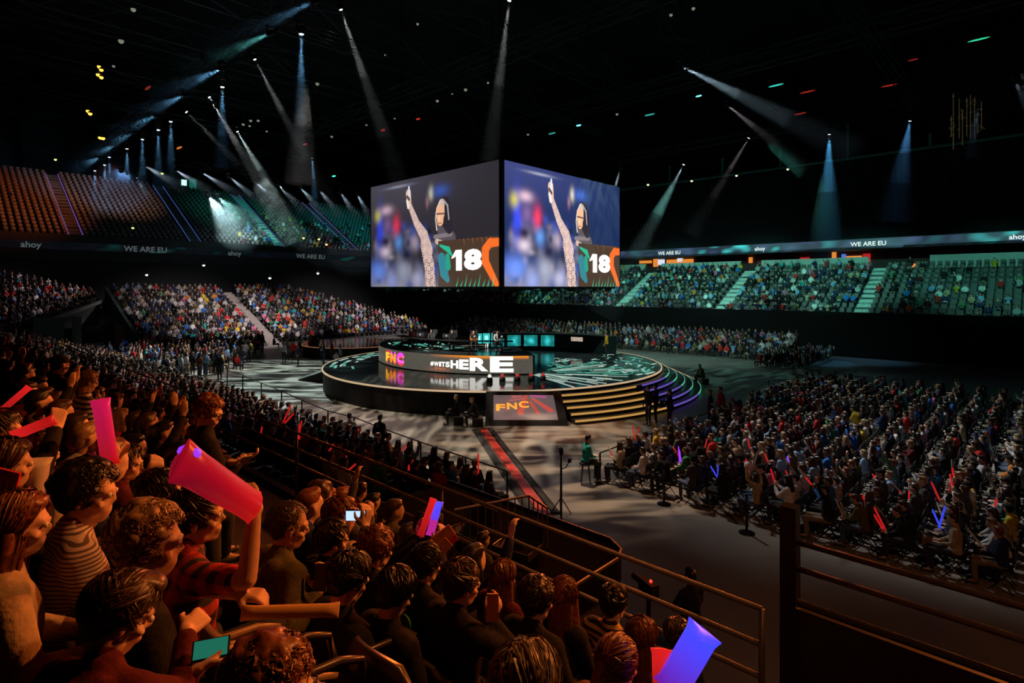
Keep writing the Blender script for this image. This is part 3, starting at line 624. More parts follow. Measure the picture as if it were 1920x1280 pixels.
for nm, a, c, br in (('left', cL, cC, False), ('right', cC, cR, True), ('back_right', cR, cB, True), ('back_left', cB, cL, False)):
    if br not in faces: faces[br] = paint_face(br)
    W_, V_, C = faces[br]; st = 1 if nm in ('left', 'right') else 3
    W2, V2, C2 = W_[::st, ::st], V_[::st, ::st], C[::st, ::st]
    nrm = Vector(((c-a).y, -(c-a).x, 0)).normalized()
    a2, c2 = a.lerp(c, .012)+nrm*.03, a.lerp(c, .988)+nrm*.03
    if br: a2 = a.lerp(c, .018)+nrm*.03
    P = np.stack([a2.x+(c2.x-a2.x)*W2, a2.y+(c2.y-a2.y)*W2, CZ1-.03-(CZ1-CZ0-.06)*V2], -1)
    sc = link('screen', grid_mesh('screen', P[::-1], C2[::-1], emit_attr('cube_bright' if br else 'cube_dim', 1.25 if br else 1.2)), cube); sc.matrix_parent_inverse = CPI
    for dg, w0, w1 in (('1', .685, .760), ('8', .775, .895)):
        if dg == '1':
            me = bpy.data.meshes.new('number'); me.from_pydata([(0, .60, 0), (.42, 1, 0), (1, 1, 0), (1, 0, 0), (.46, 0, 0), (.46, .70, 0), (.12, .60, 0)], [], [(4, 3, 2, 5), (5, 2, 1), (5, 1, 0, 6)])
        else: me = text_mesh('8', 1.0, .06)
        xs = [v.co.x for v in me.vertices]; ys = [v.co.y for v in me.vertices]; x0, x1, y0, y1 = min(xs), max(xs), min(ys), max(ys)
        for v in me.vertices:
            w = w0+(w1-w0)*(v.co.x-x0)/(x1-x0); vv = .865-.175*(v.co.y-y0)/(y1-y0)
            v.co = Vector((a2.x+(c2.x-a2.x)*w+nrm.x*.03, a2.y+(c2.y-a2.y)*w+nrm.y*.03, CZ1-.03-(CZ1-CZ0-.06)*vv))
        me.materials.clear(); me.materials.append(LWc); link('number', me, sc)
b = MB(); b.hexa([Vector((p.x, p.y, z)) for z in (CZ0, CZ1) for p in (cL, cC, cR, cB)]); o = b.build('cabinet', BLACK, cube); o.matrix_parent_inverse = CPI
cen = (cL+cR)/2
b = MB()
for p in (cL, cC, cR, cB): q = Vector((p.x, p.y, 0)).lerp(cen, .25); b.tube([(q.x, q.y, CZ1), (q.x, q.y, 28)], .04, 5)
o = b.build('hanging_cable', BLACKM, cube); o.matrix_parent_inverse = CPI
# speaker / light fringe under the cube
b = MB(); rr = random.Random(9)
for i in range(60):
    t = i/59; p = cC.lerp(cR, t) if i % 2 else cL.lerp(cC, t); p = p.lerp(cen, .06); h = rr.uniform(.08, .28); b.box((p.x, p.y, CZ0-h/2), (.22, .16, h), ROT)
o = b.build('rigging_fringe', principled('fringe', (.05, .12, .11), .5, .4), cube); o.matrix_parent_inverse = CPI
# ================================================================== LED ribbons
def ribbon(name, P_of, L, z0, z1, label, texts, bright=1.0, seed=2):
    nx, ny = int(L*6), 14; X_, V_ = np.meshgrid(np.linspace(0, L, nx), np.linspace(0, 1, ny)); rs = np.random.RandomState(seed)
    ph = rs.rand(12)*6; k = np.zeros_like(X_)
    for i in range(9): k += np.sin(X_*rs.uniform(.25, 2.6)+V_*rs.uniform(-5, 5)+ph[i])*rs.uniform(.4, 1)
    k = k/3; act = np.clip(np.sin(X_*.23+ph[10])+.5, .08, 1)
    C = np.array([.018, .030, .055])+np.array([.03, .42, .40])*(np.clip(k-.25, 0, 1)**1.0*act)[..., None]*1.9+np.array([.03, .04, .10])*np.clip(-k, 0, 1)[..., None]
    P = np.zeros(X_.shape+(3,)); 
    for i in range(nx):
        p = P_of(X_[0, i]); P[:, i, 0] = p.x; P[:, i, 1] = p.y; P[:, i, 2] = z0+(z1-z0)*V_[:, i]
    o = link(name, grid_mesh(name, P, C*bright, emit_attr('ribbon_'+str(seed), 1.0))); tag(o, label, 'LED ribbon')
    for txt, s, h, m in texts:
        me = text_mesh(txt, h, .012, align='CENTER')
        nrm = (P_of(s+.5)-P_of(s-.5)).normalized(); out = Vector((nrm.y, -nrm.x, 0))*.05
        for v in me.vertices:
            p = P_of(s+v.co.x)+out; v.co = Vector((p.x, p.y, z0+(z1-z0)*.5-h*.35+v.co.y))
        me.materials.clear(); me.materials.append(m); link('lettering', me, o)
    return o
RW = emit('ribbon_white', (.85, 1, .97), .9); RWd = emit('ribbon_dim', (.6, .75, .72), .13)
def uofx(x, o_): return to_uo(at_o(x, 470, o_))[0]
b = MB(); b.uo(-70, 28, 67.05, 67.3, 10.0, 11.15); struct('wall_far_fascia', b, BLACK)
ribbon('far_led_ribbon', lambda s: UO(-70+s, 67.0), 96, 10.05, 11.05, 'long teal LED ribbon above the far stand reading WE ARE EU',
       [('WE ARE EU', uofx(x, 67)+70, .62, RW) for x in (1255, 1628)] + [('ahoy', uofx(x, 67)+70, .6, RW) for x in (1425, 1908)])
def oofx(x): return to_uo(at_u(x, 470, -75.8))[1]
def rb(s): return UO(-75.85, 68-s)
ob = ribbon('left_led_ribbon', lambda s: UO(-75.85, -10+s), 76, 10.1, 10.9, 'dim dark LED ribbon under the upper left tier reading WE ARE EU',
       [('WE ARE EU', oofx(x)+10, .85, RWd) for x in (274, 583)] + [('ahoy', oofx(x)+10, .85, RWd) for x in (58, 440)], .05, 5)
# ================================================================== people: shapes
def caps(b, a, c, ra, rc, n=12):
    a = Vector(a); c = Vector(c); t = c-a; L = t.length
    if L < 1e-5: b.ball(a, ra, nu=n, nv=8); return
    t.normalize(); pts = []; rs = []
    for k in range(5): q = PI/2*k/4; pts.append(a - t*ra*math.cos(q)); rs.append(max(ra*math.sin(q), ra*.03))
    for k in range(1, 5): q = PI/2*k/4; pts.append(c + t*rc*math.sin(q)); rs.append(max(rc*math.cos(q), rc*.03))
    pts.insert(5, c); rs.insert(5, rc)
    b.tube(pts, rs, n)
def blob_mesh(name, prims, voxel, smooth=4, ratio=None, mat=None):
    b = MB()
    for p in prims:
        if p[0] == 'c': caps(b, *p[1:])
        else: b.ball(p[1], p[2], nu=14, nv=10, R=p[3] if len(p) > 3 else None)
    me = b.mesh('tmp', []); o = bpy.data.objects.new('tmp', me); COL.objects.link(o)
    m = o.modifiers.new('r', 'REMESH'); m.mode = 'VOXEL'; m.voxel_size = voxel; m.use_smooth_shade = True
    if smooth: s = o.modifiers.new('s', 'SMOOTH'); s.factor = .5; s.iterations = smooth
    if ratio: d = o.modifiers.new('d', 'DECIMATE'); d.ratio = ratio
    bpy.context.view_layer.update()
    out = bpy.data.meshes.new_from_object(o.evaluated_get(bpy.context.evaluated_depsgraph_get()))
    bpy.data.objects.remove(o); bpy.data.meshes.remove(me); out.name = name
    out.polygons.foreach_set('use_smooth', [True]*len(out.polygons))
    out.materials.clear()
    if mat is not None: out.materials.append(mat)
    return out
def hand(wrist, d, nrm, side, curl=.5, fine=False, s=1.0):
    """five separate fingers of unequal length and a thumb from the side of the palm; nrm points out of the palm"""
    w = Vector(wrist); d = Vector(d).normalized(); nrm = Vector(nrm); nrm = (nrm - d*nrm.dot(d)).normalized(); x = d.cross(nrm).normalized()*side
    P = []; pl = .085*s
    for k, q in enumerate((-.030, -.010, .010, .030)): P.append(('c', w+x*q*.6*s, w+d*pl+x*q*s, .016*s, .014*s))
    for k, (q, L) in enumerate(((.033, .070), (.0115, .080), (-.0105, .074), (-.031, .058))):
        c = curl*(1+.12*k); p = w+d*pl+x*q*s; a = 0; r = .0095*s
        for j, f in enumerate((.45, .32, .23)):
            a += c*(.75 if j == 0 else 1.0); v = d*math.cos(a)+nrm*math.sin(a); e = p+v*L*f*s; P.append(('c', p, e, r, r*.88)); p = e; r *= .88
    tb = w+d*.022*s+x*.030*s; t1 = tb+(x*.75+d*.6+nrm*.25*(1+curl)).normalized()*.042*s; t2 = t1+(x*.25*(1-curl)+d*.8+nrm*.7*curl).normalized()*.034*s
    P += [('c', tb, t1, .014*s, .011*s), ('c', t1, t2, .011*s, .009*s)]
    return P
def head_prims(C, R, fine=True):
    def q(x, y, z): return C + R @ Vector((x, y, z))
    P = [('e', q(0, -.010, .030), (.073, .092, .083), R), ('e', q(0, .028, -.035), (.055, .058, .078), R), ('e', q(0, .048, -.090), (.030, .028, .024), R),
         ('c', q(-.035, .02, -.075), q(0, .055, -.092), .026, .022), ('c', q(.035, .02, -.075), q(0, .055, -.092), .026, .022),
         ('c', q(0, .086, .012), q(0, .100, -.024), .007, .010), ('e', q(0, .090, -.028), (.014, .011, .008), R),
         ('c', q(-.020, .080, -.060), q(.020, .080, -.060), .009, .009), ('c', q(-.016, .078, -.071), q(.016, .078, -.071), .009, .009),
         ('c', q(-.042, .070, .020), q(-.010, .085, .018), .011, .011), ('c', q(.042, .070, .020), q(.010, .085, .018), .011, .011),
         ('e', q(-.043, .060, -.030), (.022, .02, .016), R), ('e', q(.043, .060, -.030), (.022, .02, .016), R)]
    for s in (-1, 1): P += [('e', q(.077*s, -.005, -.012), (.009, .020, .031), R), ('e', q(.080*s, -.012, .004), (.010, .014, .016), R)]
    return P
SEAT = dict(pelvis=(0, 0, .50), chest=(0, .0, .84), neck=(0, .01, 1.06), head=(0, .05, 1.195), hy=0, hp=0,
    sh=[(-.150, .0, .995), (.150, .0, .995)], el=[(-.225, .05, .74), (.225, .05, .74)], wr=[(-.10, .27, .66), (.10, .27, .66)],
    hip=[(-.09, .02, .50), (.09, .02, .50)], kn=[(-.12, .45, .50), (.12, .45, .50)], an=[(-.12, .42, .09), (.12, .42, .09)], toe=[(-.13, .58, .035), (.13, .58, .035)],
    hd=[(.3, .9, .2), (-.3, .9, .2)], hn=[(0, 0, -1), (0, 0, -1)], curl=.5)
STAND = dict(SEAT, pelvis=(0, 0, .93), chest=(0, .0, 1.24), neck=(0, .01, 1.46), head=(0, .03, 1.61), sh=[(-.155, 0, 1.375), (.155, 0, 1.375)],
    el=[(-.24, -.02, 1.12), (.24, -.02, 1.12)], wr=[(-.22, .10, .90), (.22, .10, .90)], hip=[(-.09, 0, .90), (.09, 0, .90)], kn=[(-.10, .03, .49), (.10, .03, .49)],
    an=[(-.11, 0, .09), (.11, 0, .09)], toe=[(-.13, .15, .035), (.13, .15, .035)], hd=[(0, .3, -1), (0, .3, -1)], hn=[(1, 0, 0), (-1, 0, 0)])
def J(base, **k):
    d = dict(base); d.update(k)
    for n in ('sh', 'el', 'wr', 'hd'):
        if n+'L' in k: d[n] = [k[n+'L'], d[n][1]]
        if n+'R' in k: d[n] = [d[n][0] if n+'L' not in k else k[n+'L'], k[n+'R']]
    return d
def Rhead(j): return Euler((math.radians(j['hp']), 0, math.radians(j['hy']))).to_matrix()
def body_prims(j, fine=False, k=1.0):
    V = Vector; P = []; R = Rhead(j); hc = V(j['head'])
    P += [('e', V(j['pelvis']), (.155, .11, .11)), ('e', (V(j['pelvis'])+V(j['chest']))/2, (.13, .095, .15)), ('e', V(j['chest']), (.155, .10, .17)),
          ('c', V(j['sh'][0]), V(j['sh'][1]), .052, .052), ('c', V(j['neck'])-V((0, .01, .06)), hc+R @ V((0, -.02, -.06)), .058, .050)]
    P += head_prims(hc, R, fine)
    for s in (0, 1):
        sh, el, wr = V(j['sh'][s]), V(j['el'][s]), V(j['wr'][s])
        P += [('c', sh, el, .048, .038), ('c', el, el.lerp(wr, .35), .038, .037), ('c', el.lerp(wr, .35), wr, .037, .025)]
        P += hand(wr, j['hd'][s], j['hn'][s], 1 if s else -1, j['curl'], fine)
        P += [('c', V(j['hip'][s]), V(j['kn'][s]), .078, .052), ('c', V(j['kn'][s]), V(j['an'][s]), .050, .036), ('c', V(j['an'][s]), V(j['toe'][s]), .035, .03)]
    return P
def top_prims(j, sleeve=1.0, hood=False, bulk=1.0):
    V = Vector; g = .018*bulk
    P = [('e', V(j['pelvis'])+V((0, 0, .05)), (.165+g, .125+g, .10)), ('e', (V(j['pelvis'])+V(j['chest']))/2, (.138+g, .105+g, .18)), ('e', V(j['chest']), (.148+g, .108+g, .17+g)),
         ('c', V(j['sh'][0]), V(j['sh'][1]), .062+g*.6, .062+g*.6), ('c', V(j['neck'])-V((0, .01, .07)), V(j['neck'])+V((0, -.008, .015)), .085, .062)]
    for s in (0, 1):
        P.append(('c', V(j['neck'])-V((0, .012, .035)), V(j['sh'][s])+V((0, 0, .012)), .062, .056))
    for s in (0, 1):
        sh, el, wr = V(j['sh'][s]), V(j['el'][s]), V(j['wr'][s])
        P.append(('c', sh, sh.lerp(el, min(1, sleeve*2)), .060+g*.5, .050+g*.3))
        if sleeve > .5: P.append(('c', el, el.lerp(wr, (sleeve-.5)*2*.94), .050+g*.3, .038+g*.2))
    if hood: P += [('c', V(j['neck'])+V((-.075, -.065, -.03)), V(j['neck'])+V((.075, -.065, -.03)), .05, .05), ('c', V(j['neck'])+V((0, -.10, -.06)), V(j['neck'])+V((0, -.11, -.13)), .06, .03)]
    return P
def leg_prims(j):
    V = Vector; P = [('e', V(j['pelvis'])-V((0, 0, .02)), (.170, .13, .105))]
    for s in (0, 1): P += [('c', V(j['hip'][s]), V(j['kn'][s]), .092, .066), ('c', V(j['kn'][s]), V(j['an'][s])+V((0, 0, .03)), .064, .050)]
    return P
def shoe_prims(j):
    V = Vector; P = []
    for s in (0, 1): a, t = V(j['an'][s]), V(j['toe'][s]); P += [('c', a-V((0, .03, .035)), t, .045, .036)]
    return P
def hair_prims(style, C, R, seed=1):
    r = random.Random(seed)
    def q(x, y, z): return C + R @ Vector((x, y, z))
    P = [('e', q(0, -.022, .043), (.080, .095, .081), R), ('e', q(0, -.055, -.005), (.070, .058, .075), R)]
    if style == 'shaved': return [('e', q(0, -.020, .040), (.0765, .092, .080), R), ('e', q(0, -.05, 0), (.068, .055, .07), R)]
    if style == 'short': P += [('e', q(0, .035, .095), (.06, .045, .028), R)]
    if style == 'quiff': P += [('e', q(0, .050, .105), (.062, .048, .032), R), ('e', q(.0, 0, .11), (.065, .07, .03), R)]
    if style == 'curly':
        for i in range(46):
            a = r.uniform(0, 2*PI); e = r.uniform(-.35, 1.4); x, y, z = math.cos(e)*math.cos(a)*.085, math.cos(e)*math.sin(a)*.10-.02, math.sin(e)*.09+.04
            if y > .05 and z < .06: continue
            P.append(('e', q(x, y, z), (r.uniform(.016, .028),)*3))
    if style in ('long', 'longer'):
        L = .22 if style == 'long' else .34
        P += [('c', q(-.068, -.02, 0), q(-.095, -.01, -L), .034, .030), ('c', q(.068, -.02, 0), q(.095, -.01, -L), .034, .030), ('c', q(-.035, -.065, 0), q(-.055, -.085, -L-.02), .045, .040),
              ('c', q(.035, -.065, 0), q(.055, -.085, -L-.02), .045, .040), ('c', q(0, -.07, 0), q(0, -.095, -L-.03), .045, .04), ('e', q(0, .03, .085), (.07, .055, .035), R)]
    if style == 'bun': P += [('e', q(0, -.085, .105), (.045, .045, .042), R), ('e', q(0, .03, .08), (.068, .05, .035), R)]
    if style == 'pony': P += [('e', q(0, .03, .08), (.068, .05, .035), R), ('c', q(0, -.105, .06), q(0, -.15, -.03), .028, .034), ('c', q(0, -.15, -.03), q(0, -.14, -.20), .034, .016)]
    if style == 'cap': P = [('e', q(0, -.015, .058), (.088, .104, .072), R), ('e', q(0, -.05, .0), (.072, .06, .07), R), ('e', q(0, .105, .045), (.06, .06, .010), R)]
    return P
def strands(style, C, R, n, seed, curl=.0):
    """thin ribbons that follow the skull and then fall: combed, curly or long hair"""
    g = np.random.RandomState(seed); c0 = np.array([0, -.018, .040]); E = np.array([.086, .102, .088])
    u = g.uniform(-1, 1, n*3); a = g.uniform(0, 2*PI, n*3)
    d = np.stack([np.sqrt(1-u*u)*np.cos(a), np.sqrt(1-u*u)*np.sin(a), u], 1)
    p = c0+d*E; ok = (p[:, 2] > -.03) & ~((p[:, 1] > .035) & (p[:, 2] < .085)) & ~((np.abs(p[:, 0]) > .06) & (p[:, 1] > .0) & (p[:, 2] < .02))
    p = p[ok][:n]; n = len(p); shell = 1.01+.09*g.rand(n)**1.5
    Ls = {'short': .055, 'quiff': .085, 'curly': .06, 'long': .34, 'longer': .46, 'bun': .16, 'pony': .15, 'shaved': .012, 'cap': .03}[style]
    nS = 12 if style in ('long', 'longer') else 7; ds = Ls/nS*g.uniform(.7, 1.15, n)[:, None]
    nc = max(6, n//22); cs = p[g.choice(n, nc, replace=False)]; cid = ((p[:, None]-cs[None])**2).sum(2).argmin(1)   # clumps
    shell = shell+(.10*g.rand(nc)**1.3)[cid]*(.3 if style == 'shaved' else 1)
    part = g.uniform(-.02, .03) ; pts = [c0+(p-c0)*shell[:, None]]; fall = np.zeros(n, bool); ph = g.uniform(0, 6.28, n); jit = g.randn(n, 3)*.10+(g.randn(nc, 3)*(.14 if style in ('long', 'longer', 'bun', 'pony') else .55))[cid]
    for k in range(nS):
        nr = (p-c0)/E**2; nr /= np.linalg.norm(nr, axis=1)[:, None]
        if style in ('long', 'longer'):
            f = np.stack([np.sign(p[:, 0]-part)*.9, -.25*np.ones(n), -np.ones(n)*1.0], 1)
        elif style == 'bun': f = np.array([0, -.10, .11])-p; f /= np.linalg.norm(f, axis=1)[:, None]+1e-6
        elif style == 'pony': f = np.array([0, -.115, .06])-p; f /= np.linalg.norm(f, axis=1)[:, None]+1e-6
        elif style == 'quiff': f = np.stack([.55*np.ones(n)+.2*p[:, 0]/.08, -.5*np.ones(n), -.55*np.ones(n)], 1)
        elif style == 'curly': f = g.randn(n, 3)*1.3+np.array([0, 0, -.3])
        else: f = p-np.array([0, -.06, .12]); f /= np.linalg.norm(f, axis=1)[:, None]+1e-6; f = f+np.array([.35, .35, -.35])
        f = f+jit
        t = f-nr*(f*nr).sum(1)[:, None]; t /= np.linalg.norm(t, axis=1)[:, None]+1e-6
        if style in ('long', 'longer'):
            fall = fall | (p[:, 2] < c0[2]-.03); tf = np.stack([.10*np.sin(ph+k*.8)+.12*np.sign(p[:, 0]), -.06+.05*np.cos(ph+k), -np.ones(n)], 1); t = np.where(fall[:, None], tf, t)
        p = p+t*ds
        on = np.linalg.norm((p-c0)/E, axis=1)[:, None]; p = np.where(fall[:, None], p, c0+(p-c0)/on)
        off = shell[:, None]+(.05*np.abs(np.sin(ph+k*1.9))[:, None] if style == 'curly' else 0)+ (.03*k/nS if style == 'short' else 0)
        pts.append(np.where(fall[:, None], p+nr*.006, c0+(p-c0)*off))
    A = np.stack(pts, 1)                       # n, nS+1, 3
    T = np.gradient(A, axis=1); Nn = (A-c0); S_ = np.cross(T, Nn); S_ /= np.linalg.norm(S_, axis=2)[..., None]+1e-9
    Nu = Nn/(np.linalg.norm(Nn, axis=2)[..., None]+1e-9); tw = g.uniform(-.8, .8, n)[:, None, None]; S_ = S_*np.cos(tw)+Nu*np.sin(tw)
    w = (.0024 if style != 'shaved' else .0012)*np.linspace(1.1, .25, nS+1)[None, :, None]*g.uniform(.8, 1.9, n)[:, None, None]
    V_ = np.stack([A-S_*w, A+S_*w], 2).reshape(-1, 3); Rn = np.array(R); V_ = V_ @ Rn.T + np.array(C)
    idx = np.arange(n*(nS+1)*2).reshape(n, nS+1, 2); F_ = np.stack([idx[:, :-1, 0], idx[:, 1:, 0], idx[:, 1:, 1], idx[:, :-1, 1]], -1).reshape(-1, 4)
    return V_, F_
def np_mesh(name, V_, F_, mats, mi=None, smooth=True):
    me = bpy.data.meshes.new(name); k = F_.shape[1]
    me.vertices.add(len(V_)); me.vertices.foreach_set('co', V_.astype(np.float32).reshape(-1)); me.loops.add(F_.size); me.loops.foreach_set('vertex_index', F_.astype(np.int32).reshape(-1))
    me.polygons.add(len(F_)); me.polygons.foreach_set('loop_start', (np.arange(len(F_))*k).astype(np.int32))
    for m in mats: me.materials.append(m)
    if mi is not None: me.polygons.foreach_set('material_index', mi.astype(np.int32))
    if smooth: me.polygons.foreach_set('use_smooth', np.ones(len(F_), bool))
    me.update(calc_edges=True); return me
def mesh_np(me):
    me.calc_loop_triangles(); v = np.empty(len(me.vertices)*3, np.float32); me.vertices.foreach_get('co', v)
    t = np.empty(len(me.loop_triangles)*3, np.int32); me.loop_triangles.foreach_get('vertices', t); return v.reshape(-1, 3), t.reshape(-1, 3)
def hair_mesh(name, style, j, mat, seed=1, n=0, voxel=.012):
    C, R = Vector(j['head']), Rhead(j); me = blob_mesh(name, hair_prims(style, C, R, seed), voxel, 3, mat=mat)
    if n:
        v, t = mesh_np(me); V2, F2 = strands(style, C, R, n, seed); bpy.data.meshes.remove(me)
        F2 = np.concatenate([F2[:, [0, 1, 2]], F2[:, [0, 2, 3]]]) + len(v)
        me = np_mesh(name, np.concatenate([v, V2]), np.concatenate([t, F2]), [mat])
    return me
# ------------------------------------------------------------------ colours
SKIN = [principled('skin_%d' % i, c, .5, 0, noise=.08, nscale=30) for i, c in enumerate(((.62, .40, .29), (.50, .31, .21), (.70, .48, .36), (.33, .19, .12)))]
HAIRC = {'black': (.010, .008, .007), 'dark brown': (.028, .016, .010), 'brown': (.060, .032, .018), 'ginger': (.17, .055, .020), 'fair': (.24, .16, .085), 'grey': (.26, .23, .20)}
HAIR = {}
for k, c in HAIRC.items():
    m = principled('hair_'+k.replace(' ', '_'), c, .38, 0, noise=.6, nscale=55, spec=.5); HAIR[k] = m
TOPC = {'black': (.018, .018, .020), 'dark grey': (.06, .06, .065), 'light grey': (.38, .38, .40), 'white': (.72, .72, .72), 'navy': (.02, .03, .09), 'blue': (.03, .14, .45), 'pale blue': (.20, .36, .58),
        'red': (.50, .03, .03), 'maroon': (.075, .012, .016), 'green': (.05, .20, .10), 'olive': (.10, .09, .04), 'yellow': (.60, .42, .04), 'orange': (.62, .20, .03), 'teal': (.03, .36, .36), 'pink': (.55, .15, .28), 'brown': (.14, .08, .05), 'beige': (.42, .33, .22), 'purple': (.16, .05, .30)}
TOP = {k: principled('fabric_'+k.replace(' ', '_'), c, .9, 0, noise=.22, nscale=14, bump=.25, bscale=45, spec=.15) for k, c in TOPC.items()}
TOPW = ['black']*15+['dark grey']*8+['light grey']*4+['white']*3+['navy']*5+['blue']*2+['pale blue']*2+['red']*3+['maroon']*2+['green', 'olive', 'yellow', 'orange', 'teal', 'pink', 'brown', 'beige', 'beige', 'light grey']
HAIRW = ['black']*5+['dark brown']*6+['brown']*5+['ginger']+['fair']*3
JEANS = principled('denim', (.05, .08, .15), .85, bump=.2, bscale=90); DARKP = principled('dark_trousers', (.02, .02, .022), .85); SHOE = principled('shoe', (.05, .05, .05), .5); SHOEW = principled('white_shoe', (.55, .55, .55), .5)
TROU = [JEANS, DARKP, DARKP, principled('khaki', (.22, .17, .11), .85)]
# ------------------------------------------------------------------ templates shared by the crowd
POSES = {
 'hands in lap': J(SEAT),
 'leaning forward': J(SEAT, chest=(0, .07, .82), neck=(0, .15, 1.01), head=(0, .21, 1.14), hp=-14, sh=[(-.150, .13, .935), (.150, .13, .935)], el=[(-.20, .22, .72), (.20, .22, .72)], wr=[(-.06, .40, .62), (.06, .40, .62)]),
 'right arm raised': J(SEAT, elR=(.27, .12, 1.18), wrR=(.24, .22, 1.42), hdR=(0, .2, 1), hn=[(0, 0, -1), (0, 1, 0)], hp=4),
 'both arms raised': J(SEAT, el=[(-.27, .10, 1.16), (.27, .10, 1.16)], wr=[(-.20, .20, 1.40), (.20, .20, 1.40)], hd=[(.2, .1, 1), (-.2, .1, 1)], hn=[(1, .3, 0), (-1, .3, 0)], hp=5),
 'holding a phone': J(SEAT, el=[(-.22, .16, .82), (.22, .16, .82)], wr=[(-.06, .33, .98), (.06, .33, .98)], hd=[(.2, .2, 1), (-.2, .2, 1)], hn=[(1, 0, 0), (-1, 0, 0)], hp=-8),
 'turned head': J(SEAT, hy=-38, hp=-3, el=[(-.24, .06, .76), (.25, .02, .75)], wr=[(-.04, .25, .80), (.12, .22, .70)]),
 'slouched': J(SEAT, pelvis=(0, .10, .48), chest=(0, .0, .80), neck=(0, -.02, 1.00), head=(0, .02, 1.15), hy=22, sh=[(-.150, -.02, .925), (.150, -.02, .925)], el=[(-.25, .02, .70), (.25, .02, .70)], wr=[(-.12, .25, .60), (.10, .22, .64)], kn=[(-.16, .52, .47), (.14, .50, .50)]),
 'standing': J(STAND), 'standing arms up': J(STAND, el=[(-.27, .08, 1.58), (.27, .08, 1.58)], wr=[(-.20, .16, 1.84), (.20, .16, 1.84)], hd=[(.1, .1, 1), (-.1, .1, 1)], hn=[(0, 1, 0), (0, 1, 0)]),
 'standing arms folded': J(STAND, el=[(-.24, .10, 1.14), (.24, .10, 1.14)], wr=[(.06, .20, 1.18), (-.06, .20, 1.15)], hd=[(1, .2, 0), (-1, .2, 0)]),
}
TPL = {}
for nm, j in POSES.items():
    TPL[nm] = dict(j=j, body=blob_mesh('body', body_prims(j), .021, 2), top=blob_mesh('top', top_prims(j, .95, nm in ('slouched', 'turned head')), .026, 3),
                   legs=blob_mesh('trousers', leg_prims(j), .03, 3), shoes=blob_mesh('shoes', shoe_prims(j), .022, 2), hair={})
    for st in ('short', 'long', 'curly', 'pony', 'cap'):
        TPL[nm]['hair'][st] = blob_mesh('hair', hair_prims(st, Vector(j['head']), Rhead(j), 5), .019, 2)
    for q in ('body', 'top', 'legs', 'shoes'): TPL[nm][q].materials.append(SKIN[0])
    for q in TPL[nm]['hair'].values(): q.materials.append(HAIR['black'])
    # light version of the same figure for the far crowd
    J2 = dict(j); J2['curl'] = .2; parts = []
    for q, src in (('body', body_prims(J2)), ('top', top_prims(j, .95)), ('legs', leg_prims(j)), ('hair', None)):
        if q == 'hair':
            for st in ('short', 'long'):
                me = blob_mesh('x', hair_prims(st, Vector(j['head']), Rhead(j), 5), .03, 1, .30); TPL[nm]['lo_'+st] = mesh_np(me); bpy.data.meshes.remove(me)
                me = blob_mesh('x', hair_prims(st, Vector(j['head']), Rhead(j), 5), .045, 0, .3); TPL[nm]['vlo_'+st] = mesh_np(me); bpy.data.meshes.remove(me)
        else:
            me = blob_mesh('x', src, .036, 1, .16 if q == 'body' else .20); TPL[nm]['lo_'+q] = mesh_np(me); bpy.data.meshes.remove(me)
            me = blob_mesh('x', src, .055, 0, .14); TPL[nm]['vlo_'+q] = mesh_np(me); bpy.data.meshes.remove(me)
def slot(o, mat): o.material_slots[0].link = 'OBJECT'; o.material_slots[0].material = mat
def person(loc, rz, pose, skin, hairst, hairc, topc, trou, label=None, group=None, scale=1.0, shoe=None):
    T = TPL[pose]; o = link('person', T['body'], None, loc, (0, 0, rz)); slot(o, SKIN[skin]); o.scale = (scale,)*3; tag(o, label, 'person', group)
    for nm, me, m in (('hair' if hairst != 'cap' else 'cap', T['hair'][hairst], HAIR[hairc] if hairst != 'cap' else TOP['black']), ('jacket', T['top'], TOP[topc]), ('trousers', T['legs'], TROU[trou]), ('shoes', T['shoes'], shoe or SHOE)):
        c = link(nm, me, o); slot(c, m)
    return o
# ================================================================== seats and crowd
SEATC = principled('seat_plastic', (.16, .15, .15), .42, 0, noise=.15, nscale=2)
SEATN = principled('seat_shell_dark', (.035, .028, .025), .32)
SEATT = principled('seat_shell_tan', (.36, .23, .11), .38)
def curved_shell(w, h, thick, bow, n=10, m=6, round_=.35):
    """curved back shell standing in XZ, rounded upper corners"""
    b = MB(); V_ = []; 
    for side in (0, 1):
        for j in range(m+1):
            t = j/m; ww = w/2*(1 if t < 1-round_ else math.sqrt(max(0, 1-((t-(1-round_))/round_)**2*.55)))
            for i in range(n+1):
                s = -1+2*i/n; x = s*ww; z = t*h - (.035*h/.4*(s*s) if t > .8 else 0); y = bow*(s*s)-.05*t - side*thick
                V_.append((x, y, z))
    N = (n+1)*(m+1); F_ = []
    for j in range(m):
        for i in range(n):
            a = j*(n+1)+i; F_ += [(a, a+1, a+n+2, a+n+1), (N+a+n+1, N+a+n+2, N+a+1, N+a)]
    for i in range(n): F_ += [(i+1, i, N+i, N+i+1), (m*(n+1)+i, m*(n+1)+i+1, N+m*(n+1)+i+1, N+m*(n+1)+i)]
    for j in range(m): F_ += [(j*(n+1), (j+1)*(n+1), N+(j+1)*(n+1), N+j*(n+1)), ((j+1)*(n+1)+n, j*(n+1)+n, N+j*(n+1)+n, N+(j+1)*(n+1)+n)]
    b.add(V_, F_); return b
ST_back = curved_shell(.46, .42, .03, .05).mesh('backrest', [SEATN], True)
_b = MB(); _b.box((0, .20, 0), (.44, .42, .04)); _b.box((0, .40, -.02), (.42, .05, .05)); ST_pan = _b.mesh('seat_pan', [SEATN])
_b = MB(); _b.tube([(0, -.05, .26), (0, .0, .27), (0, .20, .245), (0, .30, .20), (0, .33, .08), (0, .30, -.02)], .017, 8); ST_arm = _b.mesh('armrest', [SEATN], True)
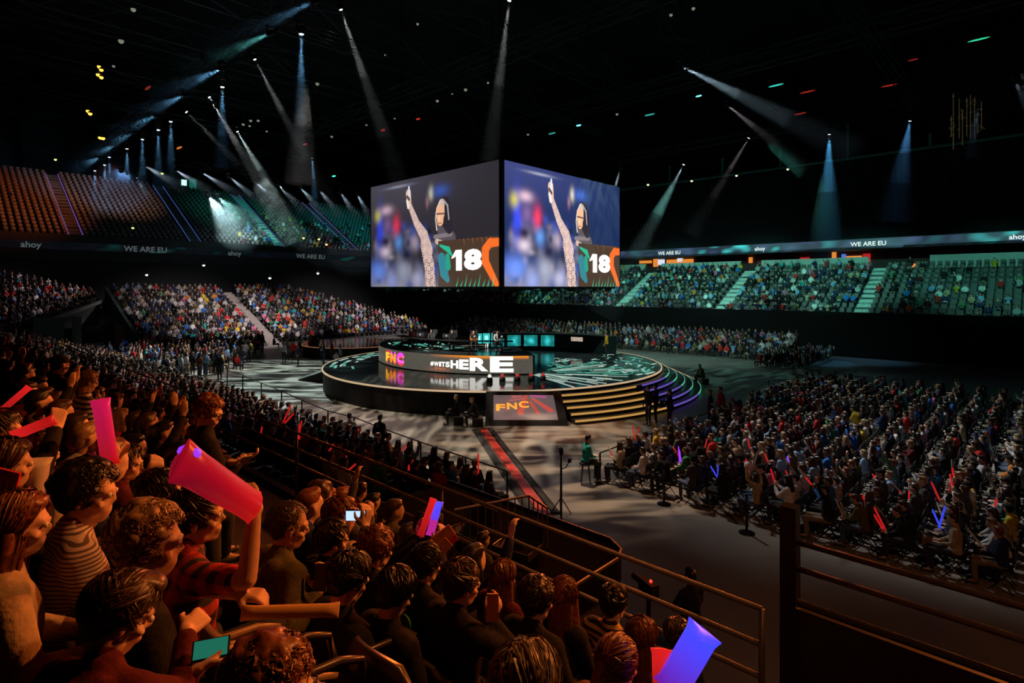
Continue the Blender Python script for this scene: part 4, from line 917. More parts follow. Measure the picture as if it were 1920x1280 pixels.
_b = MB(); _b.box((0, .05, -.20), (.06, .10, .40)); _b.box((0, .05, -.39), (.30, .16, .015)); ST_foot = _b.mesh('support', [BLACKM])
def near_seat(loc, rz, label, mat=SEATN, group='dark shell seats of the near stand', scale=1.0):
    r = empty('stadium_seat', loc, rz, label, 'seat', group)
    for nm, me, p in (('backrest', ST_back, (0, -.14, .46)), ('seat_pan', ST_pan, (0, -.13, .41)), ('armrest', ST_arm, (-.26, -.10, .41)), ('armrest', ST_arm, (.26, -.10, .41)), ('support', ST_foot, (0, -.13, .405))):
        c = link(nm, me, r, p); c.data.materials[0] if False else slot(c, BLACKM if nm == 'support' else mat)
    return r
_b = MB()
for x in (-.19, .19): _b.tube([(x, -.20, 0), (x, .19, .44)], .011, 6); _b.tube([(x, .20, 0), (x, -.17, .45), (x, -.21, .84)], .011, 6)
FC_leg = _b.mesh('frame', [BLACKM], True)
_b = MB(); _b.box((0, .02, .45), (.40, .40, .03)); FC_seat = _b.mesh('seat', [BLACK])
_b = MB(); _b.box((0, -.205, .74), (.40, .02, .20)); FC_back = _b.mesh('backrest', [BLACK])
def folding_chair(loc, rz, label, group):
    r = empty('folding_chair', loc, rz, label, 'chair', group)
    link('frame', FC_leg, r); link('seat', FC_seat, r); link('backrest', FC_back, r); return r
# ------------------------------------------------------------------ who sits where
FGAVOID = []
CROWD = []; rc = random.Random(21)
def add_crowd(p, rz, area, row, poses=None, bright=None, tops=None, prio=0, **kw):
    x, y = proj(Vector(p)+Vector((0, 0, 1.0)))
    if any((Vector(p)-q).length < .42 for q in FGAVOID): return
    if p[1] < .8 or x < -30 or x > 1960: return
    pose = rc.choice(poses or ['hands in lap']*4+['leaning forward']*3+['turned head']*3+['slouched']*3+['holding a phone']*2+['right arm raised', 'both arms raised'])
    hs = rc.choice(['short']*5+['long']*3+['curly', 'pony', 'cap'])
    d = dict(p=Vector(p), rz=rz+rc.gauss(0, .18), pose=pose, hs=hs, hc=rc.choice(HAIRW), tc=rc.choice(tops or TOPW), sk=rc.choice((0, 0, 1, 1, 2, 2, 3)), tr=rc.randrange(4), area=area, row=row, sc=rc.uniform(.93, 1.05), x=x, y=y, dist=Vector(p).length+prio)
    d.update(kw); CROWD.append(d)
ORD = ['front', 'second', 'third', 'fourth', 'fifth', 'sixth', 'seventh', 'eighth', 'ninth', 'tenth', 'eleventh', 'twelfth', 'thirteenth', 'fourteenth', 'fifteenth', 'sixteenth']
# right floor block (faces the stage)
for k in range(12):
    o_ = 14.9
    while o_ < 36.2:
        u = -9.5+.81*k
        if not (24.6 < o_ < 25.7) and rc.random() < .96: add_crowd(UO(u+rc.uniform(-.06, .06), o_, 0), ROT+PI/2, 'right floor block', k, chair=True)
        o_ += .55
# floor block behind it, further left
for k in range(4):
    for i in range(16):
        if rc.random() < .9: add_crowd(UO(-15.5+.9*k, 43.5+i*.6, 0), ROT+PI/2, 'far floor block', k)
# lower near block
for k, r in enumerate(NB):
    u = -10.6
    while u > -57:
        if rc.random() < .95: add_crowd(UO(u, r['o']+.05, r['z']), ROT, 'lower near block', k, tops=None)
        u -= .58
# people packed at floor level left of the block, some on their feet
for i in range(230):
    u = rc.uniform(-58, -41); o_ = rc.uniform(10.6, 15.5+(-41-u)*.55)
    add_crowd(UO(u, o_, 0), ROT+rc.uniform(-1.2, 1.2), 'left floor crowd', 0, poses=['standing']*4+['standing arms up', 'standing arms folded', 'hands in lap', 'turned head'])
# near stand, beyond the modelled foreground
for k in range(6):
    u = 1.2
    while u > -40:
        p = UO(u, ROWO[k], deck(k)); x, y = proj(p+Vector((0, 0, 1.2)))
        fg = p.length < 4.6 or ((x > 395 or y > 845) and u > -7.5) or (x > 380 and y > 800)
        if not fg and (k > 0 or u < -16) and rc.random() < .93: add_crowd(p, ROT, 'near stand', k, tops=['black']*5+['dark grey', 'maroon', 'brown', 'beige', 'olive', 'light grey', 'red'], seat=True)
        u -= .56
# left retractable block
for k in range(15):
    o_ = 14.6
    while o_ < 46:
        u = LB0-.46-k*LBS
        if not (25.0 < o_ < 26.8) and not (34 < o_ and k >= lb_rows(o_)-0) and rc.random() < .95: add_crowd(UO(u, o_, .25+k*LBR), ROT-PI/2, 'left block', k)
        o_ += .56
# floor behind the stage
for k in range(7):
    u = -57
    while u < -15.5:
        if rc.random() < .9: add_crowd(UO(u, 47.8+.85*k, .02+.16*k), ROT+PI, 'floor behind stage', k)
        u += .58
# people standing on the floor between the left block and the stage
for i in range(26):
    x, y = rc.uniform(500, 640), rc.uniform(652, 690); add_crowd(at_z(x, y, 0), rc.uniform(-3, 3), 'open left floor', 0, poses=['standing', 'standing arms folded', 'hands in lap'])
# far stand
FARSEAT = []
def far_aisle(u): return any(abs(u-a) < .75 for a in (-11.9, -24.6, -37.0, -49.5, -62, .6))
for k in range(FARN):
    u = -66
    while u < 4:
        if not far_aisle(u):
            p = UO(u, FAR0+.42+k*FARS, FARZ+k*FARR)
            occ = .80 if u < -37 else (.74 if k > 4 else .40) if u < -24.6 else (.62 if k > 6 else .45) if u < -12 else (.30 if k < 6 else .12)
            if rc.random() < occ: add_crowd(p, ROT+PI, 'far stand', k)
            FARSEAT.append((p, ROT+PI))
        u += .56
# upper left tier: seats everywhere, a few people in its teal part
UPSEAT = []
UAIS = (12.1, 24.0, 34.6, 46.2)
for k in range(ULN):
    o_ = -8
    while o_ < 62:
        if not any(abs(o_-a) < .85 for a in UAIS):
            p = UO(UL0-.41-k*ULS, o_, ULZ+k*ULR); UPSEAT.append((p, ROT-PI/2))
            if o_ > 28 and k < 11 and rc.random() < (.34 if 31 < o_ < 46 else .16): add_crowd(p, ROT-PI/2, 'upper left tier', k)
        o_ += .60
for k in range(9):
    u = -70
    while u < -39: UPSEAT.append((UO(u, 71.3+.8*k, 11.6+.45*k), ROT+PI)); u += .6
# left wedge
for k in range(nW):
    f0, f1 = wedge_line((k+.5)/nW, 0), wedge_line((k+.5)/nW, 1); n_ = int((f1-f0).length/.56)
    for i in range(n_):
        p = f0.lerp(f1, i/n_)
        if rc.random() < .93: add_crowd((p.x, p.y, p.z-1.15), ROT-PI/2, 'left corner stand', k)
# aisle steps with light on them
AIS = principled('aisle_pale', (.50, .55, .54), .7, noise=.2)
for i, a in enumerate((-11.9, -24.6, -37.0, -49.5)):
    b = MB()
    for k in range(FARN*2): b.uo(a-.62, a+.62, FAR0+k*FARS/2, FAR0+(k+1)*FARS/2, FARZ+k*FARR/2-.3, FARZ+k*FARR/2+.03)
    struct('floor_far_aisle_%d' % (i+1), b, AIS)
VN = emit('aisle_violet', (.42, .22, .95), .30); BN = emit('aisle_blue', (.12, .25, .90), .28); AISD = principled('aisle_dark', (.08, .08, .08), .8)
for i, a in enumerate(UAIS):
    b = MB(); c = MB()
    for k in range(ULN*2):
        b.uo(UL0-(k+1)*ULS/2, UL0-k*ULS/2, a-.6, a+.6, ULZ+k*ULR/2-.4, ULZ+k*ULR/2+.02)
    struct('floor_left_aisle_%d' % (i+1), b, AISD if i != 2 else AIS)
    for s in (-.62, .62):
        c = MB(); c.tube([UO(UL0, a+s, ULZ+.05), UO(UL0-ULN*ULS, a+s, ULZ+ULN*ULR+.05)], .05, 5)
        o = c.build('aisle_light_line', (VN, BN, BN, VN)[i] if i != 0 or s < 0 else VN); tag(o, 'thin glowing %s line on the %s side of the %s stair aisle, upper left tier' % (('violet', 'blue', 'blue', 'violet')[i], 'left' if s < 0 else 'right', ('first', 'second', 'third', 'fourth')[i]), 'light line', 'pair of light lines at the %s aisle' % ('first', 'second', 'third', 'fourth')[i])
# far seats: the nearest ones as objects, the rest as one mass
_b = MB(); _b.box((0, -.16, .64), (.36, .05, .34)); _b.box((0, -.02, .42), (.36, .26, .04)); FS = _b.mesh('stadium_seat', [SEATC])
occ_keys = set((round(c['p'].x, 2), round(c['p'].y, 2)) for c in CROWD)
allseat = [s for s in FARSEAT+UPSEAT if -20 < proj(s[0])[0] < 1940]
allseat.sort(key=lambda s: s[0].length)
def place_label(p):
    return ('grey folding seat in the upper left tier', 'seats of the upper left tier') if p.x < -20 else ('grey folding seat in the far stand', 'seats of the far stand')
for p, rz in allseat[:232]:
    l, g = place_label(p); o = link('stadium_seat', FS, None, p, (0, 0, rz)); tag(o, l, 'seat', g)
def merge(name, items, mats):   # items: (V, F, loc, rz, scale, matindex)
    Vs, Fs, Ms = [], [], []; n = 0
    for V_, F_, loc, rz, sc, mi in items:
        c, s = math.cos(rz), math.sin(rz); X = V_*sc; Y = np.empty_like(X); Y[:, 0] = X[:, 0]*c-X[:, 1]*s+loc[0]; Y[:, 1] = X[:, 0]*s+X[:, 1]*c+loc[1]; Y[:, 2] = X[:, 2]+loc[2]
        Vs.append(Y); Fs.append(F_+n); Ms.append(np.full(len(F_), mi)); n += len(V_)
    o = link(name, np_mesh(name, np.concatenate(Vs), np.concatenate(Fs), mats, np.concatenate(Ms), False)); return o
fv, ff = mesh_np(FS)
o = merge('stadium_seats', [(fv, ff, p, rz, 1, 0) for p, rz in allseat[232:]], [SEATC]); tag(o, 'rows upon rows of grey seats in the far stand and upper left tier', 'seats', kind='stuff')
# people: nearest as objects, the others as one mass
CROWD.sort(key=lambda c: c['dist'])
N_IND = 228
ind, rest = CROWD[:N_IND], CROWD[N_IND:]
HN = {'short': 'short', 'long': 'long', 'curly': 'curly', 'pony': 'tied back', 'cap': ''}
def base_label(c):
    head = 'a black cap' if c['hs'] == 'cap' else '%s %s hair' % (HN[c['hs']], c['hc'])
    return '%s top, %s, %s row, %s' % (c['tc'], head, ORD[c['row']], c['area'])
groups = {}
for c in ind: groups.setdefault(base_label(c), []).append(c)
for lb, cs in groups.items():
    if len(cs) == 1: cs[0]['label'] = 'person in '+lb
    else:
        cs.sort(key=lambda c: c['x'])
        for i, c in enumerate(cs): c['label'] = 'person in '+lb.replace('tied back', 'tied')+', %s' % ('leftmost' if i == 0 else 'rightmost' if i == len(cs)-1 else ('second', 'third', 'fourth', 'fifth', 'sixth')[min(i-1, 4)]+' alike')
for c in ind:
    person(c['p'], c['rz'], c['pose'], c['sk'], c['hs'], c['hc'], c['tc'], c['tr'], c['label'], 'spectators in the '+c['area'], c['sc'])
    if c.get('chair'): folding_chair(c['p'], c['rz']*0+ROT+PI/2, 'black folding chair under a spectator in the right floor block', 'folding chairs of the right floor block')
    if c.get('seat') and c['p'].length < 13: near_seat(c['p'], ROT, 'dark shell seat under a spectator in the near stand')
smats = SKIN + [TOP[k] for k in TOPC] + [HAIR[k] for k in HAIRC] + TROU; iT = {k: 4+i for i, k in enumerate(TOPC)}; iH = {k: 4+len(TOPC)+i for i, k in enumerate(HAIRC)}; iP = 4+len(TOPC)+len(HAIRC)
items = []
for c in rest:
    T = TPL[c['pose']]; L_ = 'lo_' if c['dist'] < 42 else 'vlo_'; hs = 'long' if c['hs'] in ('long', 'pony') else 'short'
    for q, mi in (('body', c['sk']), ('top', iT[c['tc']]), ('legs', iP+c['tr']), (hs, iH[c['hc']] if c['hs'] != 'cap' else iT['black'])):
        v, t = T[L_+q]; items.append((v, t, c['p'], c['rz'], c['sc'], mi))
o = merge('crowd', items, smats); tag(o, 'seated crowd filling the left block, far stands and the floor rows behind', 'crowd', kind='stuff')
print('CROWD', len(CROWD), 'tris', len(o.data.polygons), 'lastdist', ind[-1]['dist'])
# far chairs of the right floor block, behind the nearest people
v1, t1 = mesh_np(FC_seat); v2, t2 = mesh_np(FC_back); it = []
for c in rest:
    if c.get('chair'): it += [(v1, t1, c['p'], ROT+PI/2, 1, 0), (v2, t2, c['p'], ROT+PI/2, 1, 0)]
tag(merge('folding_chairs', it, [BLACK]), 'black folding chairs in the back part of the right floor block', 'chairs', kind='stuff')
# ================================================================== foreground people of the near stand
def step_deck(o_):
    k = min(range(6), key=lambda k: abs(ROWO[k]-o_)); return deck(k) if o_ > ROWO[5]-.41 else deck(5)+.1
def ik(sh, wr, side, up=.28, fo=.25, bend=(0.55, -.35, -.8)):
    sh, wr = Vector(sh), Vector(wr); d = wr-sh; L = d.length
    if L > (up+fo)*.985: wr = sh+d*((up+fo)*.985/L); d = wr-sh; L = d.length
    a = (up*up-fo*fo+L*L)/(2*L); h = math.sqrt(max(0, up*up-a*a)); t = d/L
    bv = Vector((bend[0]*side, bend[1], bend[2])); bv = (bv-t*bv.dot(t)).normalized(); return sh+t*a+bv*h, wr
FGPOS = []; HANDS = {}
EYEW = principled('eye_white', (.7, .68, .65), .25); EYEI = principled('iris', (.03, .02, .015), .15)
def fg(key, px, py, Y, label, hair, hairc, top, rz=0, hy=0, hp=-6, base=None, skin=0, L=None, R=None, trou=1, sleeve=.95, hood=False, nh=1612, fine=None, seat=True, curl=.6, group=None, dirs=None, bulk=1.0, lean=0.0, extra=None):
    base = base or SEAT; j = dict(base); j['hy'] = hy; j['hp'] = hp; j['curl'] = curl
    if lean:
        for q, f in (('chest', .5), ('neck', .95), ('head', 1.15)): v = j[q]; j[q] = (v[0], v[1]+lean*f, v[2]-lean*.25*f)
        j['sh'] = [(v[0], v[1]+lean*.85, v[2]-lean*.2) for v in j['sh']]
    p = ray(px, py, Y); a = ROT+math.radians(rz); Rz = Matrix.Rotation(a, 3, 'Z'); Hd = Vector(j['head'])
    o_ = to_uo(p)[1]; dk = step_deck(o_); sc = max(.84, min(1.14, (p.z-dk)/Hd.z)); loc = p-Rz @ (Hd*sc)
    inv = lambda q: (Rz.inverted() @ (Vector(q)-loc))/sc
    el, wr, hd, hn = list(j['el']), list(j['wr']), list(j['hd']), list(j['hn'])
    for s, t in ((0, L), (1, R)):
        if t is not None:
            w = inv(ray(*t[:3])); e, w = ik(j['sh'][s], w, 1 if s else -1, bend=t[5] if len(t) > 5 else (.55, -.35, -.8)); el[s], wr[s] = e, w
            hd[s] = t[3] if len(t) > 3 else (w-Vector(e)); hn[s] = t[4] if len(t) > 4 else (0, 0, -1)
        elif lean:
            el[s] = Vector(el[s])+Vector((0, lean*.5, 0)); wr[s] = Vector(wr[s])+Vector((0, lean*.3, 0))
    j.update(el=el, wr=wr, hd=hd, hn=hn)
    fine = fine if fine is not None else (L is not None or R is not None)
    o = link('person', blob_mesh('body', body_prims(j), .0078 if fine else .012, 3, mat=SKIN[skin]), None, loc, (0, 0, a)); o.scale = (sc,)*3
    tag(o, label, 'person', group)
    link('hair' if hair != 'cap' else 'cap', hair_mesh('hair', hair, j, HAIR[hairc] if hair != 'cap' else TOP['black'], sum(map(ord, key)), 0 if hair == 'cap' else nh, .010), o)
    link('jacket', blob_mesh('jacket', top_prims(j, sleeve, hood, bulk), .0135, 4, mat=top if not isinstance(top, str) else TOP[top]), o)
    link('trousers', blob_mesh('trousers', leg_prims(j), .02, 4, mat=TROU[trou]), o)
    for c in (blob_mesh('shoes', shoe_prims(j), .02, 3, mat=SHOE),): link('shoes', c, o)
    Rh = Rhead(j)
    for s in (-1, 1):
        q = Hd+Rh @ Vector((.031*s, .0835, .004)); b = MB(); b.ball(q, .0115, 0, 10, 8); b.ball(q+Rh @ Vector((0, .0065, 0)), .0065, 1, 8, 6); b.build('eye', [EYEW, EYEI], o, True)
    HANDS[key] = [loc+Rz @ (Vector(w)*sc) for w in wr]; FGPOS.append((loc, sc))
    if extra: extra(o, j, Rh, Hd)
    if seat and base is SEAT: near_seat(loc, a, 'dark shell seat under ' + label.split(' in the')[0].replace('person', 'the person', 1)[:60] if False else 'dark shell seat under a spectator in the near stand')
    return o
PLAID = stripe('plaid_red_black', (.012, .010, .010), (.50, .018, .02), sz=75, width=.45, plaid=True)
PLAIDW = stripe('striped_light_shirt', (.10, .08, .08), (.50, .44, .46), sz=430, width=.40)
STRW = stripe('striped_white_navy', (.03, .03, .06), (.62, .58, .70), sz=120, width=.45)
STRO = stripe('striped_scarf', (.015, .014, .013), (.62, .38, .10), sz=140, width=.5)
def glasses(o, j, Rh, Hd):
    b = MB()
    for s in (-1, 1):
        c = Hd+Rh @ Vector((.031*s, .100, .004)); ring = [c+Rh @ Vector((.021*math.cos(t*PI/6), 0, .017*math.sin(t*PI/6))) for t in range(13)]; b.tube(ring, .0018, 5)
        b.tube([Hd+Rh @ Vector((.052*s, .098, .008)), Hd+Rh @ Vector((.079*s, .0, .004))], .0018, 5)
    b.tube([Hd+Rh @ Vector((-.010, .101, .006)), Hd+Rh @ Vector((.010, .101, .006))], .0018, 5)
    b.build('glasses', BLACKM, o)
fg('hood', 226, 1152, 1.58, 'person in a dark maroon hoodie with combed brown hair, bent over a handheld game', 'quiff', 'brown', 'maroon', rz=30, hy=-34, hp=-24, hood=True, nh=3500, L=(372, 1255, 1.72, (.3, .9, .25), (.6, 0, -1)), R=(350, 1182, 1.86, (-.1, 1, .1), (-.7, 0, -1)), lean=.10, bulk=1.2)
fg('ging', 34, 985, 1.95, 'person with long ginger hair and a tan jacket at the left edge', 'longer', 'ginger', 'beige', hy=-14, nh=2860, bulk=1.2)
fg('boy', 165, 925, 2.55, 'person with black curly hair and profile to the right in a light striped shirt', 'curly', 'black', PLAIDW, hy=-30, nh=2080)
fg('tanj', 126, 915, 3.1, 'person in a tan jacket holding up the red glow stick with violet tip', 'short', 'dark brown', 'beige', hy=-10, R=(203, 876, 2.95, (.1, .1, 1), (-1, 0, 0)), nh=1040)
fg('cheer', 372, 968, 2.62, 'person in a red and black plaid shirt swinging a big red inflatable tube', 'short', 'black', PLAID, hy=-28, hp=2, sleeve=.36, skin=1, nh=2340, R=(478, 958, 2.42, (-.55, -.15, .9), (-1, .3, -.4), (.9, .2, -.35)), L=(455, 1118, 2.35, (.7, .7, -.1), (0, 0, -1), (-.2, -.6, -.6)))
fg('glossy', 302, 925, 3.05, 'person with short glossy black hair lifting a hand beside the red inflatable tube', 'short', 'black', 'maroon', hy=-6, R=(283, 898, 3.3, (.1, .3, 1), (-1, 0, 0)), nh=1820)
fg('fairc', 281, 1018, 2.15, 'person with fluffy fair curly hair in a dark jacket behind the combed brown hair', 'curly', 'fair', 'black', hy=-24, nh=2860, bulk=1.2)
fg('shaved', 543, 987, 3.35, 'person with a shaved head in an olive jacket holding a phone low', 'shaved', 'brown', 'olive', hy=-22, hp=-10, skin=1, nh=3120, hood=True, R=(598, 1108, 3.2, (.1, .2, 1), (-1, .2, 0)), bulk=1.25)
fg('stand', 392, 772, 4.7, 'person with curly reddish hair and glasses standing in a dark jacket looking at a phone', 'curly', 'ginger', 'black', base=STAND, hy=-38, hp=-18, rz=-6, nh=1820, extra=glasses, L=(432, 866, 4.6, (.8, .5, .1), (0, 0, 1)), R=(455, 856, 4.75, (.5, .8, .1), (0, 0, 1)), seat=False)
fg('striped', 165, 716, 6.6, 'person standing in a white and navy striped shirt with fair hair seen from behind', 'short', 'fair', STRW, base=STAND, rz=5, hp=-18, nh=780, seat=False, bulk=1.5)
fg('big', 113, 684, 7.6, 'tall person standing in black with a black cap, left of the striped shirt', 'cap', 'black', 'black', base=STAND, rz=20, nh=0, seat=False, bulk=2.0)
fg('longb', 72, 852, 2.95, 'person with long straight reddish brown hair holding a white inflatable stick and a red one', 'longer', 'brown', 'black', hy=6, nh=2340, L=(62, 945, 2.7, (.1, .3, 1), (1, 0, 0)), R=(106, 800, 2.9, (-.5, .2, .9), (-1, 0, 0)))
fg('orange', 4, 806, 3.3, 'person in an orange top at the left edge below the red stick', 'short', 'dark brown', 'orange', hy=-10, nh=780)
fg('brownl', 12, 872, 2.5, 'person with wavy brown hair at the left edge above the long ginger hair', 'long', 'brown', 'black', nh=1300)
fg('maroon', 236, 868, 3.75, 'person with short dark brown hair in a maroon shirt seen from behind', 'short', 'dark brown', 'maroon', hy=-30, nh=1560)
fg('curly', 708, 1028, 3.4, 'person with curly ginger hair and dark jacket in the middle rows', 'curly', 'ginger', 'black', hy=0, nh=2080)
fg('phone', 640, 968, 4.2, 'person with short ginger hair filming with a phone held up', 'short', 'ginger', 'dark grey', hy=-10, nh=1300, R=(684, 985, 4.0, (-.1, .2, 1), (-1, 0, 0)), L=(652, 985, 4.05, (.1, .2, 1), (1, 0, 0)))
fg('hoodie2', 624, 1012, 3.55, 'person in a dark hooded jacket with black hair right of the shaved head', 'short', 'black', 'black', hood=True, nh=1560, hy=-15, bulk=1.3)
fg('short18', 866, 1094, 3.0, 'person with short brown hair in a black jacket holding a folded card', 'short', 'brown', 'black', hy=-20, nh=2600, R=(918, 1160, 2.95, (.0, .6, .6), (-1, 0, 0)), bulk=1.25)
fg('ging19', 945, 1082, 4.0, 'person with long ginger hair near the railing, right of the folded card', 'long', 'ginger', 'maroon', nh=1820)
fg('dark20', 800, 1058, 3.35, 'person with black hair and a round green badge on the back of a black jacket', 'short', 'black', 'black', nh=2080, bulk=1.3, extra=lambda o, j, Rh, Hd: (lambda b: (b.lathe([(.0, .0), (.055, .0), (.055, .008), (0, .008)], (.06, -.155, .93), 16, R=Matrix.Rotation(PI/2, 3, 'X')), b.build('badge', principled('green_badge', (.04, .30, .06), .6), o)))(MB()))
fg('cards', 806, 990, 4.4, 'person with dark hair waving coloured clapper cards in front of the railing', 'short', 'dark brown', 'black', nh=1300, R=(822, 1020, 4.2, (.3, .2, .9), (-1, 0, 0)), L=(787, 1003, 4.3, (0, .2, 1), (1, 0, 0)))
fg('dk21', 1008, 1124, 3.45, 'person with wavy dark brown hair sitting beside the ginger head in the middle', 'curly', 'dark brown', 'black', hy=-8, nh=2340, bulk=1.2)
fg('gi21', 1058, 1118, 3.7, 'person with wavy ginger hair turned to the neighbour on the left', 'long', 'ginger', 'black', hy=25, nh=2340, bulk=1.2)
fg('scarf', 1152, 1130, 4.5, 'person with short black hair in a black and orange striped top by the railing', 'short', 'black', STRO, nh=1300)
fg('gi23', 1205, 1196, 3.3, 'person with long straight copper hair near the lower railing', 'longer', 'ginger', 'brown', nh=2600)
fg('gi24', 1160, 1246, 2.45, 'person with copper hair tied back at the bottom centre', 'pony', 'ginger', 'brown', nh=3120, hy=-6)
fg('br25', 1270, 1190, 4.0, 'person with short brown hair directly under the lower railing', 'short', 'brown', 'black', nh=1560)
fg('grey', 992, 1288, 1.9, 'person with grey blonde hair seen from above at the bottom edge', 'long', 'grey', 'black', nh=3900, hy=-5)
fg('curl27', 512, 1298, 1.5, 'person with thick curly auburn hair and glasses at the bottom edge', 'curly', 'ginger', 'black', hy=-34, hp=-10, nh=3900, extra=glasses)
fg('dk28', 742, 1112, 2.9, 'person with black hair and black jacket left of the short brown hair', 'short', 'black', 'black', nh=1820, bulk=1.4, hp=-25)
fg('dk29', 655, 1085, 2.9, 'person in a bulky black coat with black hair below the hand with the dark phone', 'short', 'black', 'black', nh=1200, bulk=1.4, hp=-20)
# smaller heads between the foreground and the railing
FILL = [(590, 917), (612, 935), (657, 918), (700, 938), (738, 955), (577, 942), (765, 1000), (600, 965), (672, 1012), (730, 1000), (905, 1010), (885, 1045), (560, 925), (640, 935), (45, 735), (70, 752), (20, 742), (130, 852), (155, 865), (250, 835)]
for i, (x, y) in enumerate(FILL):
    a_, b_ = (y-540)/F, M.y+M.x*(x-960)/F
    Y = max(3.4, min(9, .65/max(.03, a_-.5*b_))); p = ray(x, y, Y); o_ = to_uo(p)[1]; dk = step_deck(o_); sc = max(.86, min(1.12, (p.z-dk)/1.21))
    loc = Vector((p.x-.02, p.y-.03, p.z-1.21*sc)); hs = ('short', 'long', 'curly', 'short', 'pony')[i % 5]; hc = ('brown', 'ginger', 'dark brown', 'black')[i % 4]; tc = ('black', 'dark grey', 'maroon', 'brown', 'olive', 'navy')[i % 6]
    ps = ('hands in lap', 'leaning forward', 'turned head', 'right arm raised', 'holding a phone')[(i*3) % 5]
    if any((loc-q).length < .33 for q, s in FGPOS): continue
    FGPOS.append((loc, sc))
    person(loc, ROT+rc.gauss(0, .15), ps, i % 3, hs, hc, tc, 1, 'person in %s top, %s %s hair, %s, %s' % (tc, HN[hs], hc, ps.replace('right arm', 'arm'), 'under stair rail' if x < 300 else 'near front railing'), 'spectators at the front railing', sc)
# empty seats in the lower middle
for px, py, Y, m, lb in ((492, 1185, 2.35, SEATT, 'tan plastic seat with rounded back below the tan inflatable stick'), (598, 1205, 2.15, SEATN, 'empty dark shell seat right of the tan seat'), (668, 1258, 1.95, SEATN, 'empty dark shell seat behind the curly auburn hair'), (762, 1215, 2.5, SEATN, 'empty dark shell seat left of the short brown hair')):
    p = ray(px, py, Y); near_seat(Vector((p.x, p.y, p.z-.78)), ROT+.05, lb, m)
# ------------------------------------------------------------------ inflatable sticks, phones, cards
def stick_mesh(w, mats, L=1.0, flat=.35, tip=0.0):
    """inflated tube whose welded ends run flat; tip>0: glowing end as second material"""
    b = MB(); n = 14; prof = [(0, .08, 1.16), (.015, .2, 1.16), (.06, .7, 1.08), (.13, 1, 1), (.5, 1.0, 1), (.87, 1, 1), (.94, .7, 1.08), (.985, .2, 1.16), (1, .08, 1.16)]
    V_ = []
    for t, th, wd in prof:
        for k in range(n): a = 2*PI*k/n; V_.append((math.cos(a)*w/2*wd, math.sin(a)*w/2*th, t*L))
    for i in range(len(prof)-1):
        for k in range(n): b.add([], [], 0); b.f.append((i*n+k, i*n+(k+1) % n, (i+1)*n+(k+1) % n, (i+1)*n+k)); b.m.append(1 if tip and prof[i][0] >= 1-tip-.01 else 0)
    b.v = V_; b.f += [tuple(reversed(range(n))), tuple((len(prof)-1)*n+k for k in range(n))]; b.m += [0, 1 if tip else 0]
    return b.mesh('inflatable_stick', mats, True)
def place_stick(p0, p1, w, mats, label, group=None, tip=.0, roll=0.0, logo=None, led=None):
    p0, p1 = Vector(p0), Vector(p1); d = p1-p0; o = link('inflatable_stick', stick_mesh(w, mats, d.length, tip=tip), None, p0); z_ = d.normalized(); x_ = z_.cross(Vector((p0.x, p0.y, p0.z-EYE)).normalized()).normalized(); y_ = z_.cross(x_); o.rotation_euler = (Matrix((x_, y_, z_)).transposed() @ Matrix.Rotation(roll, 3, 'Z')).to_euler()
    tag(o, label, 'cheering stick', group)
    if led: b = MB(); b.ball((-w*.30, 0, d.length*.95), (w*.20, w*.33, w*.16)); b.build('light', led, o, True)
    if logo:
        b = MB(); r_ = random.Random(4)
        for i in range(9): z = d.length*(.12+.045*i); b.tube([(w*.25*r_.uniform(-1, 1), -w*.53, z), (w*.3*r_.uniform(-1, 1), -w*.53, z+.025), (w*.3*r_.uniform(-1, 1), -w*.53, z+.01)], .0035, 5)
        b.build('printed_mark', BLACK, o)
    return o
def glow(name, c1, c2, s1, s2, L=.5):
    m = bpy.data.materials.new(name); m.use_nodes = True; N = m.node_tree.nodes; K = m.node_tree.links; b = N['Principled BSDF']; b.inputs['Roughness'].default_value = .3
    tc = N.new('ShaderNodeTexCoord'); sp = N.new('ShaderNodeSeparateXYZ'); K.new(tc.outputs['Generated'], sp.inputs[0])
    nz = N.new('ShaderNodeTexNoise'); nz.inputs['Scale'].default_value = 6; K.new(tc.outputs['Object'], nz.inputs['Vector'])
    ad = N.new('ShaderNodeMath'); ad.operation = 'MULTIPLY_ADD'; ad.inputs[1].default_value = .25; K.new(nz.outputs['Fac'], ad.inputs[0]); K.new(sp.outputs[2], ad.inputs[2])
    rp = N.new('ShaderNodeValToRGB'); K.new(ad.outputs[0], rp.inputs[0]); rp.color_ramp.elements[0].position = .15; rp.color_ramp.elements[1].position = 1.0
    rp.color_ramp.elements[0].color = tuple(c*s1 for c in c1)+(1,); rp.color_ramp.elements[1].color = tuple(c*s2 for c in c2)+(1,)
    K.new(rp.outputs[0], b.inputs['Emission Color']); b.inputs['Emission Strength'].default_value = 1; b.inputs['Base Color'].default_value = tuple(c*.3 for c in c1)+(1,); MATS[name] = m; return m
GR = glow('glow_red', (1, .02, .02), (1, .02, .02), .30, .62); GP = glow('glow_pink_red', (.95, .012, .012), (.75, .008, .05), .42, .24); GV = emit('glow_violet', (.35, .04, .95), 1.0)
GB = glow('glow_blue', (.35, .02, .75), (.05, .06, 1), .45, 1.15); GM = emit('glow_magenta', (.8, .03, .45), .6); GRs = emit('glow_red_small', (1, .02, .02), .45); GBs = emit('glow_blue_small', (.05, .07, 1), .8); GRV = glow('glow_red_violet', (1, .015, .012), (.8, .012, .12), .34, .55)
GW = principled('white_plastic', (.62, .58, .58), .35)
TANP = principled('tan_plastic', (.58, .36, .13), .38); REDP = principled('red_plastic', (.62, .03, .03), .35)
place_stick(ray(478, 952, 2.40), ray(335, 862, 1.70), .115, [GP], 'large glowing red inflatable tube swung over the near stand', roll=.3, led=GV)
